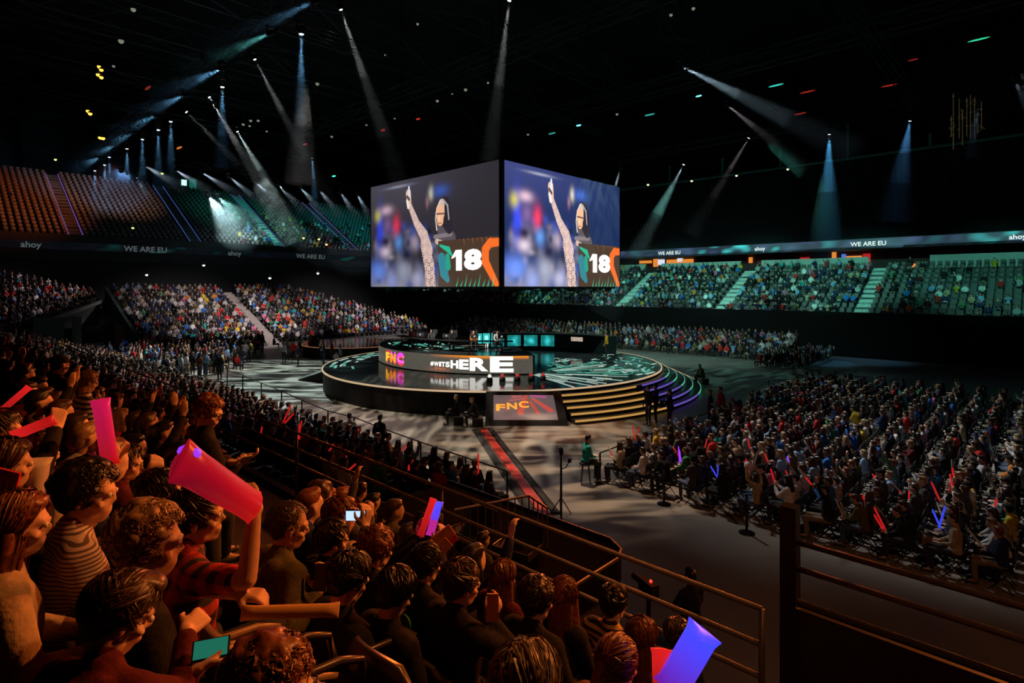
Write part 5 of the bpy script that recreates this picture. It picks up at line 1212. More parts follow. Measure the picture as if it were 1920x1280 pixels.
place_stick(ray(1254, 1296, 2.3), ray(1322, 1180, 2.3), .125, [GB], 'bright blue glowing inflatable tube at the lower railing', logo=True)
place_stick(ray(1242, 1300, 2.4), ray(1240, 1216, 2.4), .080, [GR], 'short red glowing inflatable tube beside the blue one')
place_stick(ray(788, 1005, 4.2), ray(813, 934, 4.2), .05, [GR], 'thin red glowing stick held up by the front railing'); place_stick(ray(806, 1004, 4.25), ray(823, 940, 4.25), .06, [GM, GB], 'violet stick with a blue glowing end next to the thin red one', tip=.5)
place_stick(ray(207, 872, 2.93), ray(188, 748, 2.85), .075, [GRV], 'red glowing stick with violet tip held upright on the left', logo=True)
place_stick(ray(58, 952, 2.62), ray(72, 858, 2.6), .095, [GW], 'white inflatable stick with black lettering in front of long brown hair', logo=True)
place_stick(ray(104, 785, 2.88), ray(22, 818, 2.8), .050, [GR], 'red glowing stick pointing left from a raised hand')
place_stick(ray(452, 1149, 2.28), ray(636, 1143, 2.35), .052, [TANP], 'tan inflatable stick lying across the tan seat back', roll=0, logo=False)
place_stick(ray(2, 770, 4.6), ray(55, 725, 4.6), .05, [GR], 'red stick at the left edge under the person in black')
def slab(name, px, py, Y, size, mats, label, cat, rz=0, rx=0, part=None):
    p = ray(px, py, Y); r = empty(name, p, 0, label, cat); r.rotation_euler = (rx, 0, rz)
    b = MB(); b.box((0, 0, 0), size); b.build('body', mats[0], r)
    if len(mats) > 1: b = MB(); b.box((0, -size[1]/2-.001, 0), (size[0]*.9, .002, size[2]*.9)); b.build(part or 'screen', mats[1], r)
    return r
PH = emit('phone_screen', (.5, .7, 1), 1.2)
slab('phone', 667, 966, 4.0, (.15, .01, .075), [BLACK, PH], 'phone with a pale blue screen held up sideways in the middle rows', 'phone')
slab('phone', 462, 862, 4.6, (.07, .01, .15), [GW], 'pale phone held by the standing person with glasses', 'phone', rx=.9, rz=.6)
slab('phone', 602, 1082, 3.15, (.075, .012, .14), [BLACK, BLACKM], 'dark phone held by the person with the shaved head', 'phone', rx=-.5)
g_ = slab('handheld_game', 396, 1216, 1.76, (.105, .02, .055), [BLACK, emit('game_screen', (.02, .50, .32), .28)], 'handheld game with a green screen in the hands of the hooded person', 'handheld game', rz=.35, rx=-.75)
slab('clapper_card', 832, 1004, 4.1, (.15, .01, .09), [principled('card_orange', (.75, .36, .06), .6)], 'orange clapper card waved above the dark jackets', 'card', rz=.2, rx=.2).rotation_euler = (0, -.6, .2)
slab('clapper_card', 842, 1016, 4.1, (.13, .01, .05), [REDP], 'red clapper card between two orange ones', 'card').rotation_euler = (0, -.5, .2)
slab('clapper_card', 828, 1028, 4.05, (.14, .01, .09), [MATS['card_orange']], 'lower orange clapper card', 'card').rotation_euler = (0, -.7, .3)
slab('folded_card', 924, 1138, 2.9, (.06, .008, .14), [MATS['card_orange']], 'orange folded card held beside the short brown hair', 'card')
r = slab('paper_sign', 4, 912, 2.1, (.11, .01, .13), [REDP], 'red paper sign with yellow bars at the left edge', 'sign'); r.rotation_euler = (0, .25, 0)
b = MB()
for i in range(4): b.box((-.03+.025*i, -.007, 0), (.010, .003, .09-.01*i))
b.build('lettering', principled('sign_yellow', (.8, .6, .05), .6), r)
# sticks held in the crowd: red, white and blue ones
kinds = [('red', [GRs], .042), ('white', [GW], .045), ('red and white', [GRs, GW], .042), ('blue', [GBs], .04), ('violet', [GV], .036)]
SM = [stick_mesh(w, m, .50, tip=.5 if len(m) > 1 else 0) for n_, m, w in kinds]; rs_ = random.Random(8)
cnt = {}
for c in ind:
    if c['area'] not in ('right floor block', 'lower near block') or rs_.random() > (.58 if c['area'][0] == 'r' else .18): continue
    k = rs_.choices(range(5), (6, 4, 2, 1.4, .8))[0]
    if c['area'][0] == 'l' and k in (1, 2): k = 0
    T = POSES[c['pose']]; h = Vector(T['wr'][1])+Vector((0, .06, .02)); Rz = Matrix.Rotation(c['rz'], 3, 'Z'); loc = c['p']+Rz @ (h*c['sc'])
    for rep in range(2 if rs_.random() < .35 else 1):
        o = link('inflatable_stick', SM[k], None, loc+Vector((.05*rep, 0, 0))); o.rotation_euler = (rs_.uniform(-.8, .2), rs_.uniform(-.7, .7), c['rz']); o.scale = (1, 1, rs_.uniform(.7, 1.05))
        tag(o, 'small %s inflatable stick held up in the %s' % (kinds[k][0], c['area']), 'cheering stick', '%s sticks in the %s' % (kinds[k][0], c['area']))
# ================================================================== floor fences, staff, cameras
def stanchion(loc, label, group='stanchion posts', h=.95):
    r = empty('stanchion', loc, 0, label, 'post', group); b = MB(); b.lathe([(0, 0), (.19, 0), (.19, .02), (.05, .05), (.05, .06)], n=20); b.build('foot', BLACKM, r, True)
    b = MB(); b.tube([(0, 0, .03), (0, 0, h)], .032, 8); b.build('pole', BLACKM, r, True); return r
def fence(pts, name, label, h=.92, z0=0, post_r=.03, mid=None):
    P = [Vector(p) for p in pts]; r = empty(name, P[0], 0, label, 'fence')
    for i, p in enumerate(P): b = MB(); b.tube([p-P[0], p-P[0]+Vector((0, 0, h))], post_r, 6); b.box(p-P[0]+Vector((0, 0, .015)), (.3, .3, .03)); b.build('post', BLACKM, r)
    b = MB(); b.tube([p-P[0]+Vector((0, 0, h)) for p in P], .022, 6); b.build('rail', BLACKM, r)
    if mid: b = MB(); b.tube([p-P[0]+Vector((0, 0, mid)) for p in P], .018, 6); b.build('rail', BLACKM, r)
    return r
fence([at_z(x, y, 0) for x, y in ((426, 722), (455, 733), (490, 750), (528, 768), (566, 788), (615, 812), (664, 826), (720, 852), (789, 881), (873, 915), (951, 945))], 'floor_barrier', 'long black post and rail barrier in front of the lower near block')
pr = at_z(1125, 905, 0)
fence([pr, at_z(1222, 862, 0), at_z(1296, 828, 0), at_z(1372, 800, 0)], 'floor_barrier', 'black rail barrier running back along the right floor block')
fence([at_z(x, y, 0) for x, y in ((1382, 790), (1412, 766), (1442, 744), (1476, 742))], 'floor_barrier', 'short far barrier at the back corner of the right floor block', mid=.5)
for (x, y), s in zip(((1245, 945), (1400, 999)), ('left of the two posts before the right floor block', 'right of the two posts before the right floor block')):
    stanchion(at_z(x, y, 0), 'black stanchion post with round foot, ' + s)
# low white crowd barrier at the end of the lower block
def bars(p, q, z0, z1, label, nm='crowd_barrier'):
    p, q = Vector(p), Vector(q); r = empty(nm, (p.x, p.y, z0), 0, label, 'barrier'); d = Vector((q.x-p.x, q.y-p.y, 0)); n = max(3, int(d.length/.12)); H = z1-z0
    for z in (.04, H): b = MB(); b.tube([Vector((0, 0, z)), d+Vector((0, 0, z))], .02, 6); b.build('rail', STEELD, r)
    for i in range(n+1): t = d*i/n; b = MB(); b.tube([t+Vector((0, 0, .04)), t+Vector((0, 0, H))], .011, 5); b.build('bar', STEELD, r)
    return r
STEELD = principled('galvanised_bars', (.32, .27, .23), .45, .7, noise=.2)
bA, bB = ray(852, 956, 8.6), ray(992, 946, 9.2)
bars(bA, bB, 1.6, bA.z, 'galvanised bar barrier crossing behind the front railing'); bars(bB, bB+Vector(M)*-.2+Vector(D)*.55, 1.6, bA.z, 'short end piece of the galvanised bar barrier')
b = MB(); b.uo(-9.9, -4.9, 5.05, 7.6, 0, 1.6); struct('floor_gangway', b, CONC)
# black equipment riser below the railing
rr_ = empty('equipment_riser', UO(-8.9, 5.1, 1.6), ROT, 'black rounded equipment riser with open cases below the railing', 'riser')
b = MB(); L_, Wd = 4.35, 2.45; pts = [(0, 0), (L_, 0), (L_, Wd-.5), (L_-.12, Wd-.2), (L_-.45, Wd), (0, Wd)]
n = len(pts); b.add([(x, y, 0) for x, y in pts]+[(x, y, .42) for x, y in pts], [tuple(reversed(range(n))), tuple(range(n, 2*n))]+[(i, (i+1) % n, n+(i+1) % n, n+i) for i in range(n)]); b.build('body', principled('riser_black', (.005, .005, .006), .95, spec=.05), rr_)
b = MB(); b.tube([(x, y, .44) for x, y in pts[1:]], .03, 6); b.build('rim', BLACKM, rr_)
for i, (x, y) in enumerate(((2.2, 1.0), (3.1, 1.15))):
    r = empty('open_case', UO(-8.9+x, 5.1+y, 2.02), ROT+.2*i, 'open black case with grey metal edges, %s of the two on the riser' % ('left', 'right')[i], 'case')
    b = MB(); b.box((0, 0, .05), (.62, .42, .10)); b.build('base', BLACK, r)
    b = MB(); b.tube([(-.31, -.21, .11), (.31, -.21, .11), (.31, .21, .11), (-.31, .21, .11), (-.31, -.21, .11)], .010, 5); b.build('metal_edge', STEEL, r)
    b = MB(); b.box((0, .28, .25), (.62, .02, .32), R=Matrix.Rotation(-.3, 3, 'X')); b.build('lid', BLACK, r)
# seated guard, camera stand, dark standing guard
pg = at_z(1098, 906, 0)
r = empty('bar_stool', pg, 0, 'black stool under the seated person in teal on the open floor', 'stool')
b = MB(); b.lathe([(0, .60), (.19, .60), (.19, .65), (0, .66)], n=20); b.build('seat', BLACK, r)
for i in range(4): a = PI/4+i*PI/2; b = MB(); b.tube([(.12*math.cos(a), .12*math.sin(a), .6), (.2*math.cos(a), .2*math.sin(a), 0)], .013, 6); b.build('leg', BLACKM, r)
GP_ = J(SEAT, pelvis=(0, 0, .68), chest=(0, .02, 1.0), neck=(0, .05, 1.22), head=(0, .09, 1.37), hp=-12, sh=[(-.15, .04, 1.14), (.15, .04, 1.14)], el=[(-.2, .10, .88), (.2, .10, .88)], wr=[(-.08, .30, .82), (.08, .30, .82)], hip=[(-.09, .02, .68), (.09, .02, .68)], kn=[(-.12, .42, .62), (.12, .42, .62)], an=[(-.12, .38, .16), (.12, .34, .10)], toe=[(-.13, .52, .10), (.13, .48, .04)])
def custom(key, loc, rz, j, hair, hc, top, tr, label, skin=0, vox=.014, sc=1.0):
    o = link('person', blob_mesh('body', body_prims(j), vox, 2, mat=SKIN[skin]), None, loc, (0, 0, rz)); o.scale = (sc,)*3; tag(o, label, 'person')
    link('hair' if hair != 'cap' else 'cap', blob_mesh('hair', hair_prims(hair, Vector(j['head']), Rhead(j), 3), .012, 2, mat=HAIR[hc]), o)
    link('jacket', blob_mesh('jacket', top_prims(j, .95), .018, 3, mat=TOP[top] if isinstance(top, str) else top), o); link('trousers', blob_mesh('trousers', leg_prims(j), .022, 3, mat=TROU[tr]), o); link('shoes', blob_mesh('shoes', shoe_prims(j), .02, 2, mat=SHOE), o); return o
custom('guard', pg, -PI/2+.3, GP_, 'short', 'black', 'teal', 1, 'person in a teal top seated alone on a stool on the open floor')
custom('guard2', at_z(1296, 1279, 0), .4, J(STAND, el=[(-.24, .10, 1.14), (.24, .10, 1.14)], wr=[(.04, .22, 1.16), (-.04, .22, 1.12)], hd=[(1, .2, 0), (-1, .2, 0)]), 'short', 'black', 'black', 1, 'person in black standing on the dark floor beyond the lower railing')
pm = at_z(1052, 968, 0)
r = empty('camera_stand', pm, 0, 'tall black camera stand with a side arm on the open floor', 'camera stand')
b = MB(); b.tube([(0, 0, .02), (0, 0, 1.15), (0, 0, 1.7)], [.035, .03, .022], 8); b.build('pole', BLACKM, r)
for i in range(3): a = i*2*PI/3+.5; b = MB(); b.tube([(0, 0, .5), (.32*math.cos(a), .32*math.sin(a), .01)], .014, 6); b.build('leg', BLACKM, r)
b = MB(); b.tube([(0, 0, 1.25), (.12, 0, 1.28), (.2, 0, 1.42)], .014, 6); b.box((.22, 0, 1.48), (.09, .12, .10)); b.build('side_arm', BLACKM, r)
b = MB(); b.box((0, 0, 1.72), (.10, .20, .14)); b.tube([(0, .1, 1.72), (0, .22, 1.72)], .04, 10); b.build('camera', BLACK, r)
pt = ray(1216, 1100, 7.6)
r = empty('tripod_camera', (pt.x, pt.y, 0), .4, 'broadcast camera with a red tally light standing by the dark riser', 'camera')
for i in range(3): a = i*2*PI/3+.5; b = MB(); b.tube([(0, 0, 1.35), (.4*math.cos(a), .4*math.sin(a), .01)], .016, 6); b.build('leg', BLACKM, r)
b = MB(); b.tube([(0, 0, 1.3), (0, 0, pt.z-.08)], .03, 8); b.build('pole', BLACKM, r)
b = MB(); b.box((0, 0, pt.z), (.12, .30, .16)); b.tube([(0, .15, pt.z), (0, .34, pt.z)], .045, 10); b.build('camera_body', BLACK, r); b = MB(); b.ball((0, -.05, pt.z+.10), .022); b.build('tally_light', emit('tally', (1, .04, .02), 2.0), r)
# people on and around the stage
def P_(x, y, z): return at_z(x, y, z)
stagers = [('caster', 1137, 670, SZ, -.4, J(STAND, elR=(.34, .06, 1.46), wrR=(.50, .10, 1.70), hdR=(.7, .2, .8), hn=[(1, 0, 0), (0, 1, 0)]), 'short', 'black', 'yellow', 1, 'person in a yellow top on the stage flinging one arm up'),
 ('coach', 890, 668, PZ, .2, POSES['standing'], 'short', 'black', 'white', 1, 'person in white standing behind the player table')]
for k, x, y, z, rz, j, h, hc, t, tr, lb in stagers: custom(k, P_(x, y+ (0 if z == SZ else 0), z) if k == 'caster' else Vector((-1.6, 36.4, SZ)), rz+PI*.5, j, h, hc, t, tr, lb, vox=.02)
pl = [(-6.2, 35.6, 'black', 'brown', 'maroon'), (-4.9, 34.9, 'short', 'black', 'dark grey'), (-3.6, 34.45, 'short', 'brown', 'black'), (-2.3, 34.2, 'short', 'dark brown', 'orange'), (-.9, 34.0, 'short', 'black', 'white')]
for i, (x, y, h, hc, t) in enumerate(pl):
    custom('player', Vector((x, y, PZ)), PI-.3+.12*i, POSES['leaning forward'], 'short', hc, t, 1, 'player in %s seated at the team platform, %s from the left of five' % (t, ('first', 'second', 'third', 'fourth', 'fifth')[i]), vox=.022)
    r = empty('player_chair', (x, y+.03, PZ), PI-.3+.12*i, 'black gaming chair under the %s player from the left' % ('first', 'second', 'third', 'fourth', 'fifth')[i], 'chair', 'gaming chairs of the left team')
    b = MB(); b.box((0, 0, .38), (.5, .5, .10)); b.build('seat', BLACK, r); b = MB(); b.box((0, -.27, .80), (.46, .10, .78)); b.build('backrest', BLACK, r); b = MB(); b.tube([(0, 0, .02), (0, 0, .36)], .03, 6); b.box((0, 0, .015), (.5, .5, .03)); b.build('base', BLACKM, r)
tb = empty('player_table', PC, 0, 'long curved black table in front of the seated players', 'table')
b = MB(); arc_band(b, PR-1.35, PR-.75, PZ+.70, PZ+.74, aL+.55, aR-.12, 26, PC); o = b.build('tabletop', principled('table_black', (.02, .02, .02), .3), tb); o.matrix_parent_inverse = Matrix.Translation(-PC)
for i in range(5):
    a = aL+.6+(aR-.2-aL-.6)*i/4; q = pol(PR-1.05, a, PZ, PC)-PC; b = MB(); b.tube([q, q+Vector((0, 0, .70))], .03, 6); b.build('leg', BLACKM, tb)
for i, (x, y) in enumerate(((-5.6, 34.5), (-3.9, 33.6), (-2.2, 33.2), (-.6, 33.05))):
    p = Vector((x, y, PZ+.745)); r = empty('monitor', p, .05, 'black computer monitor on the player table, %s of four' % ('first', 'second', 'third', 'last')[i], 'monitor', 'monitors on the player table')
    b = MB(); b.box((0, 0, .19), (.46, .04, .24)); b.build('casing', BLACK, r); b = MB(); b.tube([(0, .03, .0), (0, .03, .15)], .02, 6); b.box((0, .03, .008), (.22, .18, .016)); b.build('stand', BLACKM, r); b = MB(); b.box((0, -.023, .19), (.10, .004, .10)); b.build('emblem', emit('emblem', (.7, .75, .7), .5), r)
rt = [(math.radians(96), 'teal'), (math.radians(84), 'black'), (math.radians(74), 'dark grey'), (math.radians(66), 'beige')]
for i, (a, t) in enumerate(rt):
    q = pol(QR+.75, a, SZ, QC); custom('player', q, math.atan2(q.x-QC.x, -(q.y-QC.y))+0*PI, J(POSES['both arms raised'] if i in (1, 3) else POSES['leaning forward']), 'short', 'brown', t, 1, 'player in %s behind the right team desk, %s' % (t, ('arms down', 'arms raised', 'leaning in', 'arms raised at its right end')[i]), vox=.024)
# small floor spots along the stage front
for i, x in enumerate((918, 942, 970, 996, 1018)):
    p = at_z(x, 716-i*.8, SZ); r = empty('floor_spot', p, 0, 'small capped floor lamp at the stage front, %s from left' % ('first', 'second', 'third', 'fourth', 'fifth')[i], 'lamp', 'floor lamps at the stage front')
    b = MB(); b.lathe([(0, 0), (.16, 0), (.16, .16), (.12, .24), (0, .24)], n=14); b.build('housing', BLACK, r, True); b = MB(); b.ball((0, 0, .30), .10); b.build('cap', emit('lamp_red', (.8, .05, .05), .5) if i != 0 else emit('lamp_white', (.9, .95, .85), .9), r)
# crew in front of the stage, guards on the stairs
crew = [(857, 795, 'black', 'fair', 'sitting low in black with fair hair left of slanted screen', 'hands in lap'), (893, 799, 'black', 'fair', 'sitting low in black by the cable ramp end', 'leaning forward'), (1216, 797, 'black', 'brown', 'standing in black at the foot of the golden stairs', 'standing'),
        (1230, 793, 'navy', 'dark brown', 'standing in navy close to the foot of the stairs', 'standing arms folded'), (1256, 806, 'black', 'brown', 'standing in black and grey right of the stairs', 'standing arms folded'), (1318, 720, 'olive', 'fair', 'sitting low in dark green right of the curved stairs', 'leaning forward'),
        (1352, 800, 'red', 'black', 'in a bright red jacket leaning at the barrier', 'standing'), (1332, 806, 'dark grey', 'fair', 'in dark grey beside the bright red jacket', 'standing'),
        (712, 872, 'black', 'black', 'standing in black behind the floor barrier', 'standing'), (655, 868, 'white', 'black', 'standing in a white shirt behind the floor barrier', 'standing arms folded'), (412, 712, 'black', 'black', 'standing in black at the left end of the floor barrier', 'standing')]
for x, y, t, hc, lb, ps in crew:
    p = at_z(x, y, 0); rz = rc.uniform(-.8, .8) if y > 830 else rc.uniform(1, 2.2); person(p, rz, ps, 0, 'short', hc, t, 1, 'person '+lb, None, 1.0)
    if 'sitting low' in lb:
        r = empty('flight_case', p-Matrix.Rotation(rz, 3, 'Z') @ Vector((0, .06, 0)), rz, 'low black case under the person '+lb.replace('sitting low ', ''), 'case'); b = MB(); b.box((0, 0, .20), (.55, .42, .36)); b.build('body', BLACK, r)
        b = MB(); b.box((0, 0, .39), (.57, .44, .02)); b.box((0, 0, .01), (.57, .44, .02)); b.build('edge_trim', STEEL, r)
for i in range(6):
    p = at_z(826+i*9, 772+i*3.2, 0); b = MB(); b.tube([p+Vector((0, 0, .02)), p+Vector((.2, .1, .12)), p+Vector((.5, -.1, .05)), p+Vector((.8, .2, .02))], .03, 5); tag(b.build('cable', BLACKM), 'black cable lying in loops on the floor left of the slanted screen', 'cable', 'cables before the stage')
# ceiling lamps of the far gangway and kiosk signs
for i, (x, y) in enumerate(((1168, 592.5), (1211, 594), (1261, 597.5), (1304, 600.5))):
    p = ray(x, y, 66-i*1.6); r = empty('gangway_lamp', p, ROT, 'round white gangway lamp below the far stand, %s of four' % ('first', 'second', 'third', 'fourth')[i], 'lamp', 'lamps under the far stand')
    b = MB(); b.ball((0, 0, 0), (.26, .26, .12)); b.build('globe', emit('lamp_globe', (1, .97, .85), 2.2), r); b = MB(); b.box((0, 0, .16), (.2, .2, .1)); b.build('mount', BLACKM, r)
rk = random.Random(6); KO = emit('kiosk_orange', (1, .33, .05), .75); KR = emit('kiosk_red', (.85, .03, .03), .5); KW = emit('kiosk_white', (.8, .85, 1), .9); KY = emit('kiosk_yellow', (1, .75, .1), .9); KB = emit('kiosk_blue', (.1, .25, .9), .7)
for x0, x1, y0, y1, m, lb in ((1199, 1222, 488, 494, KO, 'orange lit kiosk panel at the left of the far gangway'), (1225, 1234, 484, 500, KO, 'narrow orange lit kiosk panel behind the far gangway'), (1250, 1300, 485, 497, KO, 'wide orange lit kiosk counter behind the far gangway'),
    (1404, 1411, 482, 493, KO, 'small orange lit doorway behind the far stand'), (1234, 1246, 486, 497, KW, 'white lit panel between orange kiosk panels'), (1270, 1280, 484, 491, KW, 'white lit square above the wide orange counter'), (1500, 1518, 482, 491, KR, 'red lit sign in the far gangway'),
    (1560, 1568, 472, 486, KO, 'orange lamp panel left of the bright kiosk'), (1576, 1600, 486, 496, KY, 'yellow lit kiosk front'), (1578, 1586, 476, 485, KB, 'blue lit sign above the yellow kiosk front'), (1602, 1612, 482, 490, KW, 'white lit screen of the bright kiosk'), (1618, 1632, 475, 492, KR, 'tall red lit sign right of the bright kiosk'), (1586, 1616, 479, 484, KO, 'thin orange sign over the bright kiosk'), (1420, 1450, 486, 496, principled('kiosk_dark_red', (.3, .02, .02), .6), 'dark red wall panel behind the far stand'), (1706, 1720, 494, 501, KO, 'orange lit sign behind the right part of the far stand')):
    a, c = at_o(x0, y1, 70.2), at_o(x1, y0, 70.2); ua, uc = to_uo(a)[0], to_uo(c)[0]
    b = MB(); b.box((0, 0, 0), (abs(uc-ua), .12, abs(c.z-a.z))); o = b.build('kiosk_panel', m, loc=((a+c)/2), rz=ROT); tag(o, lb, 'kiosk panel')
# red banner behind the stage
a, c = at_o(832, 612, 55.8), at_o(868, 598, 55.8); b = MB(); b.box((0, 0, 0), (abs(to_uo(c)[0]-to_uo(a)[0]), .05, abs(c.z-a.z))); o = b.build('banner', emit('banner_red', (.7, .03, .03), .28), loc=(a+c)/2, rz=ROT); tag(o, 'dim red banner on the front wall of the far stand behind the players', 'banner')
# ================================================================== rig: trusses, moving heads, beams in the haze
truss('lighting_truss', UO(-62, 10.9, 17.7), UO(-8, 10.9, 17.7), .5, 'long black lighting truss over the near side of the floor', panel=.8, r=.025)
truss('lighting_truss', UO(-58.7, 4, 17.7), UO(-58.7, 60, 17.7), .5, 'black lighting truss crossing the hall before the left stands', panel=.8, r=.025)
truss('lighting_truss', UO(-62, 44, 17.7), UO(6, 44, 17.7), .5, 'black lighting truss over the far side of the floor', panel=.8, r=.025)
truss('lighting_truss', UO(-30, 12, 20.4), UO(-30, 44, 20.4), .5, 'black lighting truss crossing above the video cube', panel=.8, r=.025)
truss('lighting_truss', UO(-6, 8, 17.7), UO(-6, 44, 17.7), .5, 'black lighting truss over the right floor block', panel=.8, r=.025)
_b = MB(); _b.box((0, 0, .30), (.34, .30, .12)); MH_base = _b.mesh('base', [BLACKM])
_b = MB(); _b.box((-.17, 0, .10), (.03, .12, .34)); _b.box((.17, 0, .10), (.03, .12, .34)); _b.box((0, 0, .24), (.34, .12, .03)); MH_yoke = _b.mesh('yoke', [BLACKM])
_b = MB(); _b.lathe([(0, .16), (.10, .15), (.13, .0), (.12, -.20), (.10, -.21)], n=16); MH_head = _b.mesh('head', [BLACKM], True)
_b = MB(); _b.lathe([(0, -.215), (.06, -.212), (.098, -.200)], n=16); MH_lens = _b.mesh('lens', [emit('lens_white', (.85, .95, 1), 9)], True)
HAZE = [MB(), MB(), MB()]; NAME_N = ['first', 'second', 'third', 'fourth', 'fifth', 'sixth', 'seventh', 'eighth', 'ninth', 'tenth', 'eleventh', 'twelfth']
LENS = {}
def lensmat(col):
    k = tuple(round(c, 2) for c in col)
    if k not in LENS: LENS[k] = emit('lens_%d' % len(LENS), tuple(min(1, .4+.6*c) for c in col), 12)
    return LENS[k]
def beam(p, q, col, power, deg, L, label, group=None, hazy=True, blend=.85, big=1.0, dense=False):
    p, q = Vector(p), Vector(q); d = (q-p).normalized()
    r = empty('moving_head_light', p, 0, label, 'stage light', group)
    link('base', MH_base, r); link('yoke', MH_yoke, r)
    h = link('head', MH_head, r); h.rotation_euler = d.to_track_quat('-Z', 'Y').to_euler()
    ln = link('lens', MH_lens, h); slot(ln, lensmat(col)); r.scale = (big,)*3
    spot(p+d*.24*big, q, col, power*1.25, deg, blend, .05, vol=1.0)
    if hazy and L > 0:
        t = math.tan(math.radians(deg/2))*1.02; x = d.orthogonal().normalized(); y = d.cross(x); n = 14
        for hi, fr in enumerate((1.0, 1.0, .75) if dense else (1.0, .62, .33)):
            V_ = []; rs0 = 1-.03*hi
            for s in (.26*big, L*fr*.5, L*fr):
                rad = (.085*big+max(0, s-.2)*t)*rs0
                V_ += [p+d*s+x*math.cos(2*PI*k/n)*rad+y*math.sin(2*PI*k/n)*rad for k in range(n)]
            HAZE[hi].add(V_, [(i*n+k, i*n+(k+1) % n, (i+1)*n+(k+1) % n, (i+1)*n+k) for i in range(2) for k in range(n)]+[tuple(reversed(range(n))), tuple(2*n+k for k in range(n))])
    return r
BLU = (.22, .60, 1.0); PALEB = (.70, .88, 1.0); GREYW = (.9, .95, .92)
for i, (x, y, x2, y2, pw) in enumerate(((508, 62, 352, 130, 4200), (417, 129, 290, 182, 6000), (348, 178, 225, 232, 5200), (293, 217, 195, 262, 4800), (252, 248, 165, 290, 4800), (216, 272, 140, 308, 4800), (188, 295, 112, 330, 5200), (592, 2, 505, 42, 2600))):
    beam(at_o(x, y, 10.7), at_o(x2, y2, 10.7), BLU if i != 0 else (.2, .85, .8), pw, 9, 11, 'moving head with flat blue beam to the left, %s from the front' % NAME_N[(i+1) % 8], 'flat blue beams of the near truss')
for i, (x, y, x2, y2) in enumerate(((565, 55, 566, 170), (417, 156, 424, 215), (320, 222, 330, 262), (297, 238, 296, 275), (267, 256, 268, 292), (238, 274, 236, 308), (205, 290, 203, 318), (196, 305, 194, 330), (178, 316, 182, 335))):
    p = at_o(x, y, 11.2); beam(p, Vector((p.x, p.y, 0)) if i else Vector((p.x, p.y, 0)), BLU, 3600 if i == 0 else 2200, 11 if i == 0 else 14, 6.5 if i == 0 else 4.5, 'moving head pointing straight down with a blue beam, %s from the front' % NAME_N[i], 'downward blue beams of the near truss')
for i, (x, y, x2, y2) in enumerate(((270, 310, 312, 334), (328, 318, 366, 342), (378, 323, 425, 352), (428, 330, 472, 366), (474, 338, 520, 376), (520, 344, 552, 378), (562, 350, 590, 382), (598, 355, 622, 385), (638, 361, 658, 390), (670, 364, 686, 394))):
    p = at_u(x, y, -58.7); q = at_u(x2, y2, -62); beam(p, q, PALEB, 5600, 12, 8, 'moving head with pale beam slanting right, %s from the left' % NAME_N[i], 'pale beams of the crossing truss')
beam(at_u(390, 366, -66), at_u(452, 452, -79), (.6, .95, 1), 30000, 24, 18, 'strongest white moving head, lighting the teal seats of the upper left tier', big=1.6, dense=True)
beam(at_u(408, 369, -66), at_u(490, 440, -79), (.4, .95, .9), 9000, 20, 12, 'teal moving head right beside the strongest white one', big=1.2, dense=True)
for i, (x, y) in enumerate(((227, 322), (240, 326))): beam(at_u(x, y, -66), at_u(x-22, y+30, -84), (.25, .5, 1), 3200, 26, 9, 'bright blue moving head over the upper left seats, %s of the pair' % ('left', 'right')[i], 'blue pair')
for x, y, x2, y2, Y, pw, deg, L, col, lb in ((390, 178, 462, 300, 44, 5500, 9, 13, GREYW, 'moving head with a long grey beam left of the cube'), (475, 106, 522, 196, 38, 3200, 8, 12, GREYW, 'moving head with a thin grey beam high on the left'), (346, 206, 396, 256, 44, 1500, 9, 9, GREYW, 'moving head with a faint thin beam over the left stand'),
    (443, 243, 500, 340, 50, 6500, 11, 12, (.8, 1, .9), 'moving head with a bright grey green beam above the left stand'), (637, 12, 690, 165, 34, 3800, 9, 13, GREYW, 'moving head with a tall faint beam near the top'), (956, -6, 925, 240, 30, 2600, 9, 14, GREYW, 'moving head with a vertical faint beam above the cube'),
    (1273, 122, 1440, 205, 36, 7500, 11, 13, (.6, .85, .95), 'bright moving head with a long beam slanting right under the roof'), (1362, 196, 1445, 262, 42, 1600, 12, 8, (.9, .8, .85), 'moving head with a dim rosy beam right of the cube'),
    (1555, 247, 1552, 420, 44, 4800, 18, 14, (.10, .50, .9), 'blue moving head shining down in front of the drape'), (1707, 222, 1690, 320, 44, 2600, 22, 8, (.12, .4, .8), 'small blue moving head right of the blue one'), (1284, 305, 1212, 440, 52, 5200, 11, 16, (.55, .8, .85), 'moving head with a grey beam falling left beside the cube'),
    (1406, 255, 1352, 345, 50, 1700, 10, 10, (1, .9, .8), 'moving head with a thin warm beam right of the cube'), (1163, 316, 1154, 348, 54, 4200, 12, 5, PALEB, 'moving head with a short white beam at the right edge of the cube'), (585, 292, 588, 338, 50, 2800, 13, 6, BLU, 'small blue moving head left of the cube'), (1914, 132, 1935, 200, 40, 900, 16, 5, PALEB, 'white moving head at the right edge under the roof'), (1900, 147, 1925, 200, 40, 600, 16, 4, PALEB, 'second white moving head at the right edge'), (1835, 195, 1830, 225, 42, 700, 16, 4, BLU, 'small blue moving head among the hanging poles'), (255, 330, 268, 352, 62, 900, 20, 4, PALEB, 'small pale moving head above the left seats')):
    beam(ray(x, y, Y), ray(x2, y2, Y+.5), col, pw, deg, L, lb)
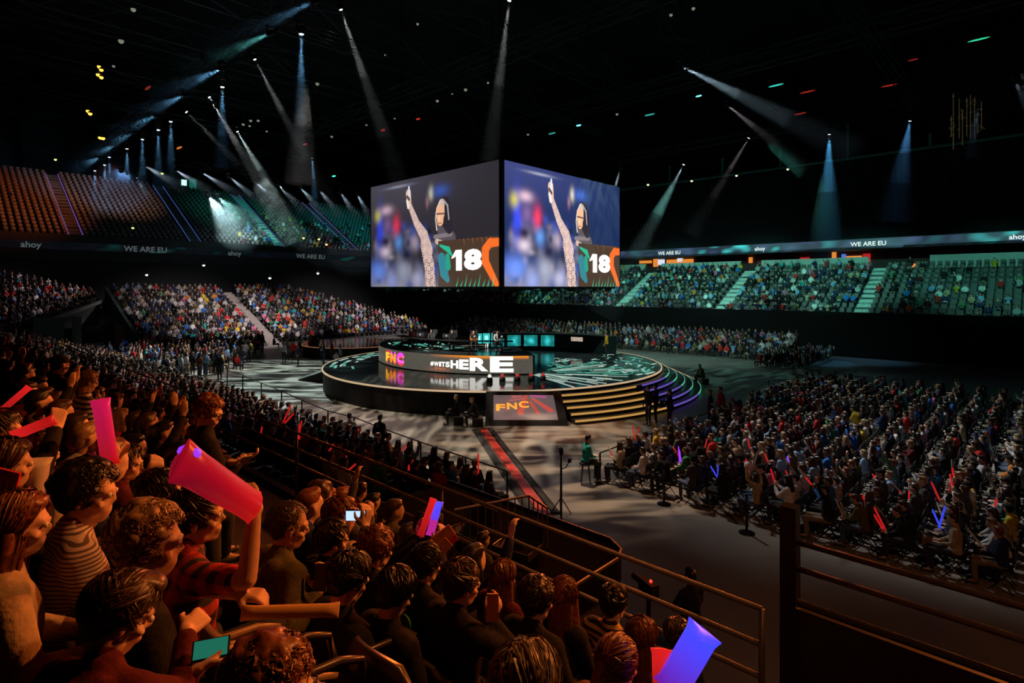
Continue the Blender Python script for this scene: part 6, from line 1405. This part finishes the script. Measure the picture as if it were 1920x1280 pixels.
for hi, dn in enumerate((.010, .020, .050)):  # haze fills nested beam cones only, denser near the heads so beams fade
    hz_m = bpy.data.materials.new('haze_%d' % hi); hz_m.use_nodes = True; hn = hz_m.node_tree.nodes; hn.remove(hn['Principled BSDF'])
    vs_ = hn.new('ShaderNodeVolumeScatter'); vs_.inputs['Density'].default_value = dn; vs_.inputs['Anisotropy'].default_value = .15; vs_.inputs['Color'].default_value = (.9, .95, 1, 1); hz_m.node_tree.links.new(vs_.outputs[0], hn['Material Output'].inputs['Volume'])
    tag(HAZE[hi].build('haze', hz_m), ('thin haze cones shaped along the whole light beams', 'shorter haze cones added so the light beams fade', 'short dense haze cones that brighten the beams near the moving heads')[hi], 'haze', kind='stuff')
# small lamps scattered under the roof
rl = random.Random(14)
def bulb(x, y, Y, col, st, r_, lb, grp=None, flat=1.0, w=1.0):
    p = ray(x, y, Y); e = empty('roof_lamp', p, ROT, lb, 'lamp', grp); b = MB(); b.ball((0, 0, 0), (r_*w, r_, r_*flat)); b.build('lens', emit('roof_%s_%d' % ('_'.join('%02d' % int(c*99) for c in col), st*100), col, st), e)
    b = MB(); b.lathe([(r_*.9, r_*flat*.2), (r_*1.1, r_*.6*flat), (r_*.5, r_*1.5), (0, r_*1.6)], n=12); b.tube([(0, 0, r_*1.5), (0, 0, r_*1.5+.7)], .02, 4); b.build('housing', BLACKM, e)
for x, y in ((186, 125), (190, 131), (184, 140), (190, 145), (165, 208), (169, 213), (188, 258), (193, 259)): bulb(x, y, 34, (1, .48, .06), 2.4, .11, 'small amber lamp in the cluster hanging at the upper left', 'amber lamps at the upper left')
for x, y, s in ((227, 77, .14), (250, 18, .16), (595, 157, .12), (783, 45, .10), (873, 168, .10), (820, 189, .09), (848, 176, .06), (990, 252, .08), (1157, 214, .08), (1300, 16, .12), (470, 226, .09), (468, 236, .08), (456, 233, .08), (484, 226, .08), (213, 124, .10), (1258, 28, .1), (915, 155, .07), (622, 256, .09), (687, 234, .07), (722, 103, .05), (740, 222, .06), (500, 246, .07)):
    bulb(x, y, 34+rl.uniform(-4, 8), (.55, .62, .45), .32, s, 'faint pale round lamp under the roof', 'faint pale lamps under the roof')  # the weak glow also stands in for reflections in unlit lamps
for x, y in ((104, 299), (304, 325), (249, 427), (569, 446), (612, 458), (598, 448), (1215, 346), (1297, 339), (1381, 329), (1477, 317)): bulb(x, y, 60, (.75, .9, .25) if x < 700 else (.8, .8, .45), 1.6, .13, 'small yellow green lamp above the seats', 'small yellow green lamps')
for x, y in ((275, 515), (506, 521), (596, 512), (180, 602), (203, 599), (382, 497)): bulb(x, y, 62, (1, .9, .75), 2.0, .14, 'small warm white lamp in the dark under the upper left tier', 'white lamps under the upper left tier')
for x, y, c, st, w, lb in ((1310, 180, (.2, 1, .85), 1.8, 2.2, 'bright cyan lamp bar right of the top centre'), (1085, 235, (.15, .95, 1), 2.0, 2.0, 'cyan lamp bar above the cube corner'), (1218, 215, (.05, .6, .5), .6, 4, 'dim green lamp bar right of the cube'), (1455, 160, (.05, .8, .65), .8, 5, 'green cyan light bar high on the right'), (1835, 74, (.05, .85, .4), .8, 6, 'green light bar at the upper right'), (1035, 250, (.05, .6, .5), .5, 3.2, 'dim green lamp bar above the cube'), (626, 330, (.05, .9, .6), 1.4, 2, 'small green lamp left of the cube'),
    (1668, 160, (.6, .03, .02), .45, 5, 'red light bar high on the right'), (1514, 172, (.6, .03, .02), .45, 5, 'red light bar right of the green cyan bar'), (1500, 213, (.6, .03, .02), .35, 4, 'dim red light bar below the others'), (1712, 112, (.5, .03, .02), .35, 3, 'small dim red lamp near the upper right corner'), (718, 244, (.9, .04, .03), .5, 2.4, 'red lamp left above the cube'), (784, 223, (.9, .04, .03), .6, 2.0, 'second red lamp above the cube'), (572, 270, (.7, .04, .03), .4, 2.5, 'dim red lamp over the left stand'), (336, 277, (1, .25, .04), .6, 5, 'orange light bar over the left stand'), (277, 165, (.6, .05, .02), .3, 6, 'dim red bar high at the left')):
    bulb(x, y, 38, c, st, .10, lb, None, .5, w)
# lit control booth windows high behind the left seats
a, c = at_u(328, 352, -93), at_u(372, 334, -93); b = MB(); 
r = empty('control_booth', (a+c)/2, ROT-PI/2, 'green lit control booth above the upper left seats', 'booth'); w_ = abs(to_uo(c)[1]-to_uo(a)[1]); h_ = abs(c.z-a.z)
b.box((0, -1, 0), (w_+1.5, 2, h_+1)); b.build('walls', principled('booth_wall', (.03, .09, .08), .7), r); b = MB(); b.box((w_*.12, .02, 0), (w_*.22, .06, h_*.45)); b.build('window', emit('booth_window', (.45, 1, .85), 1.6), r); b = MB(); b.box((-w_*.25, .02, 0), (w_*.3, .04, h_*.8)); b.build('window', emit('booth_window_dim', (.02, .30, .24), .35), r)
# cluster of hanging poles at the upper right
rp_ = random.Random(2); PO = principled('pole_metal', (.55, .50, .34), .4, .3)
for i in range(9):
    x = 1782+i*7.5+rp_.uniform(-2, 2); y = 225+rp_.uniform(-22, 14); p = ray(x, y, 30); h = rp_.uniform(.5, 1.5)
    b = MB(); b.tube([(0, 0, -h), (0, 0, h)], .025, 5)
    for k in range(rp_.randint(2, 4)): z = rp_.uniform(-h, h); b.tube([(0, 0, z), (rp_.uniform(-.2, .2), 0, z+rp_.uniform(-.1, .15))], .02, 4); b.ball((0, 0, z), .05)
    tag(b.build('hanging_pole', PO, loc=p), 'short pale pole in the cluster hanging at the upper right', 'pole', 'cluster of hanging poles')
spot(ray(1815, 300, 22), ray(1815, 225, 30), (1, .9, .5), 260, 30, .9, .3)
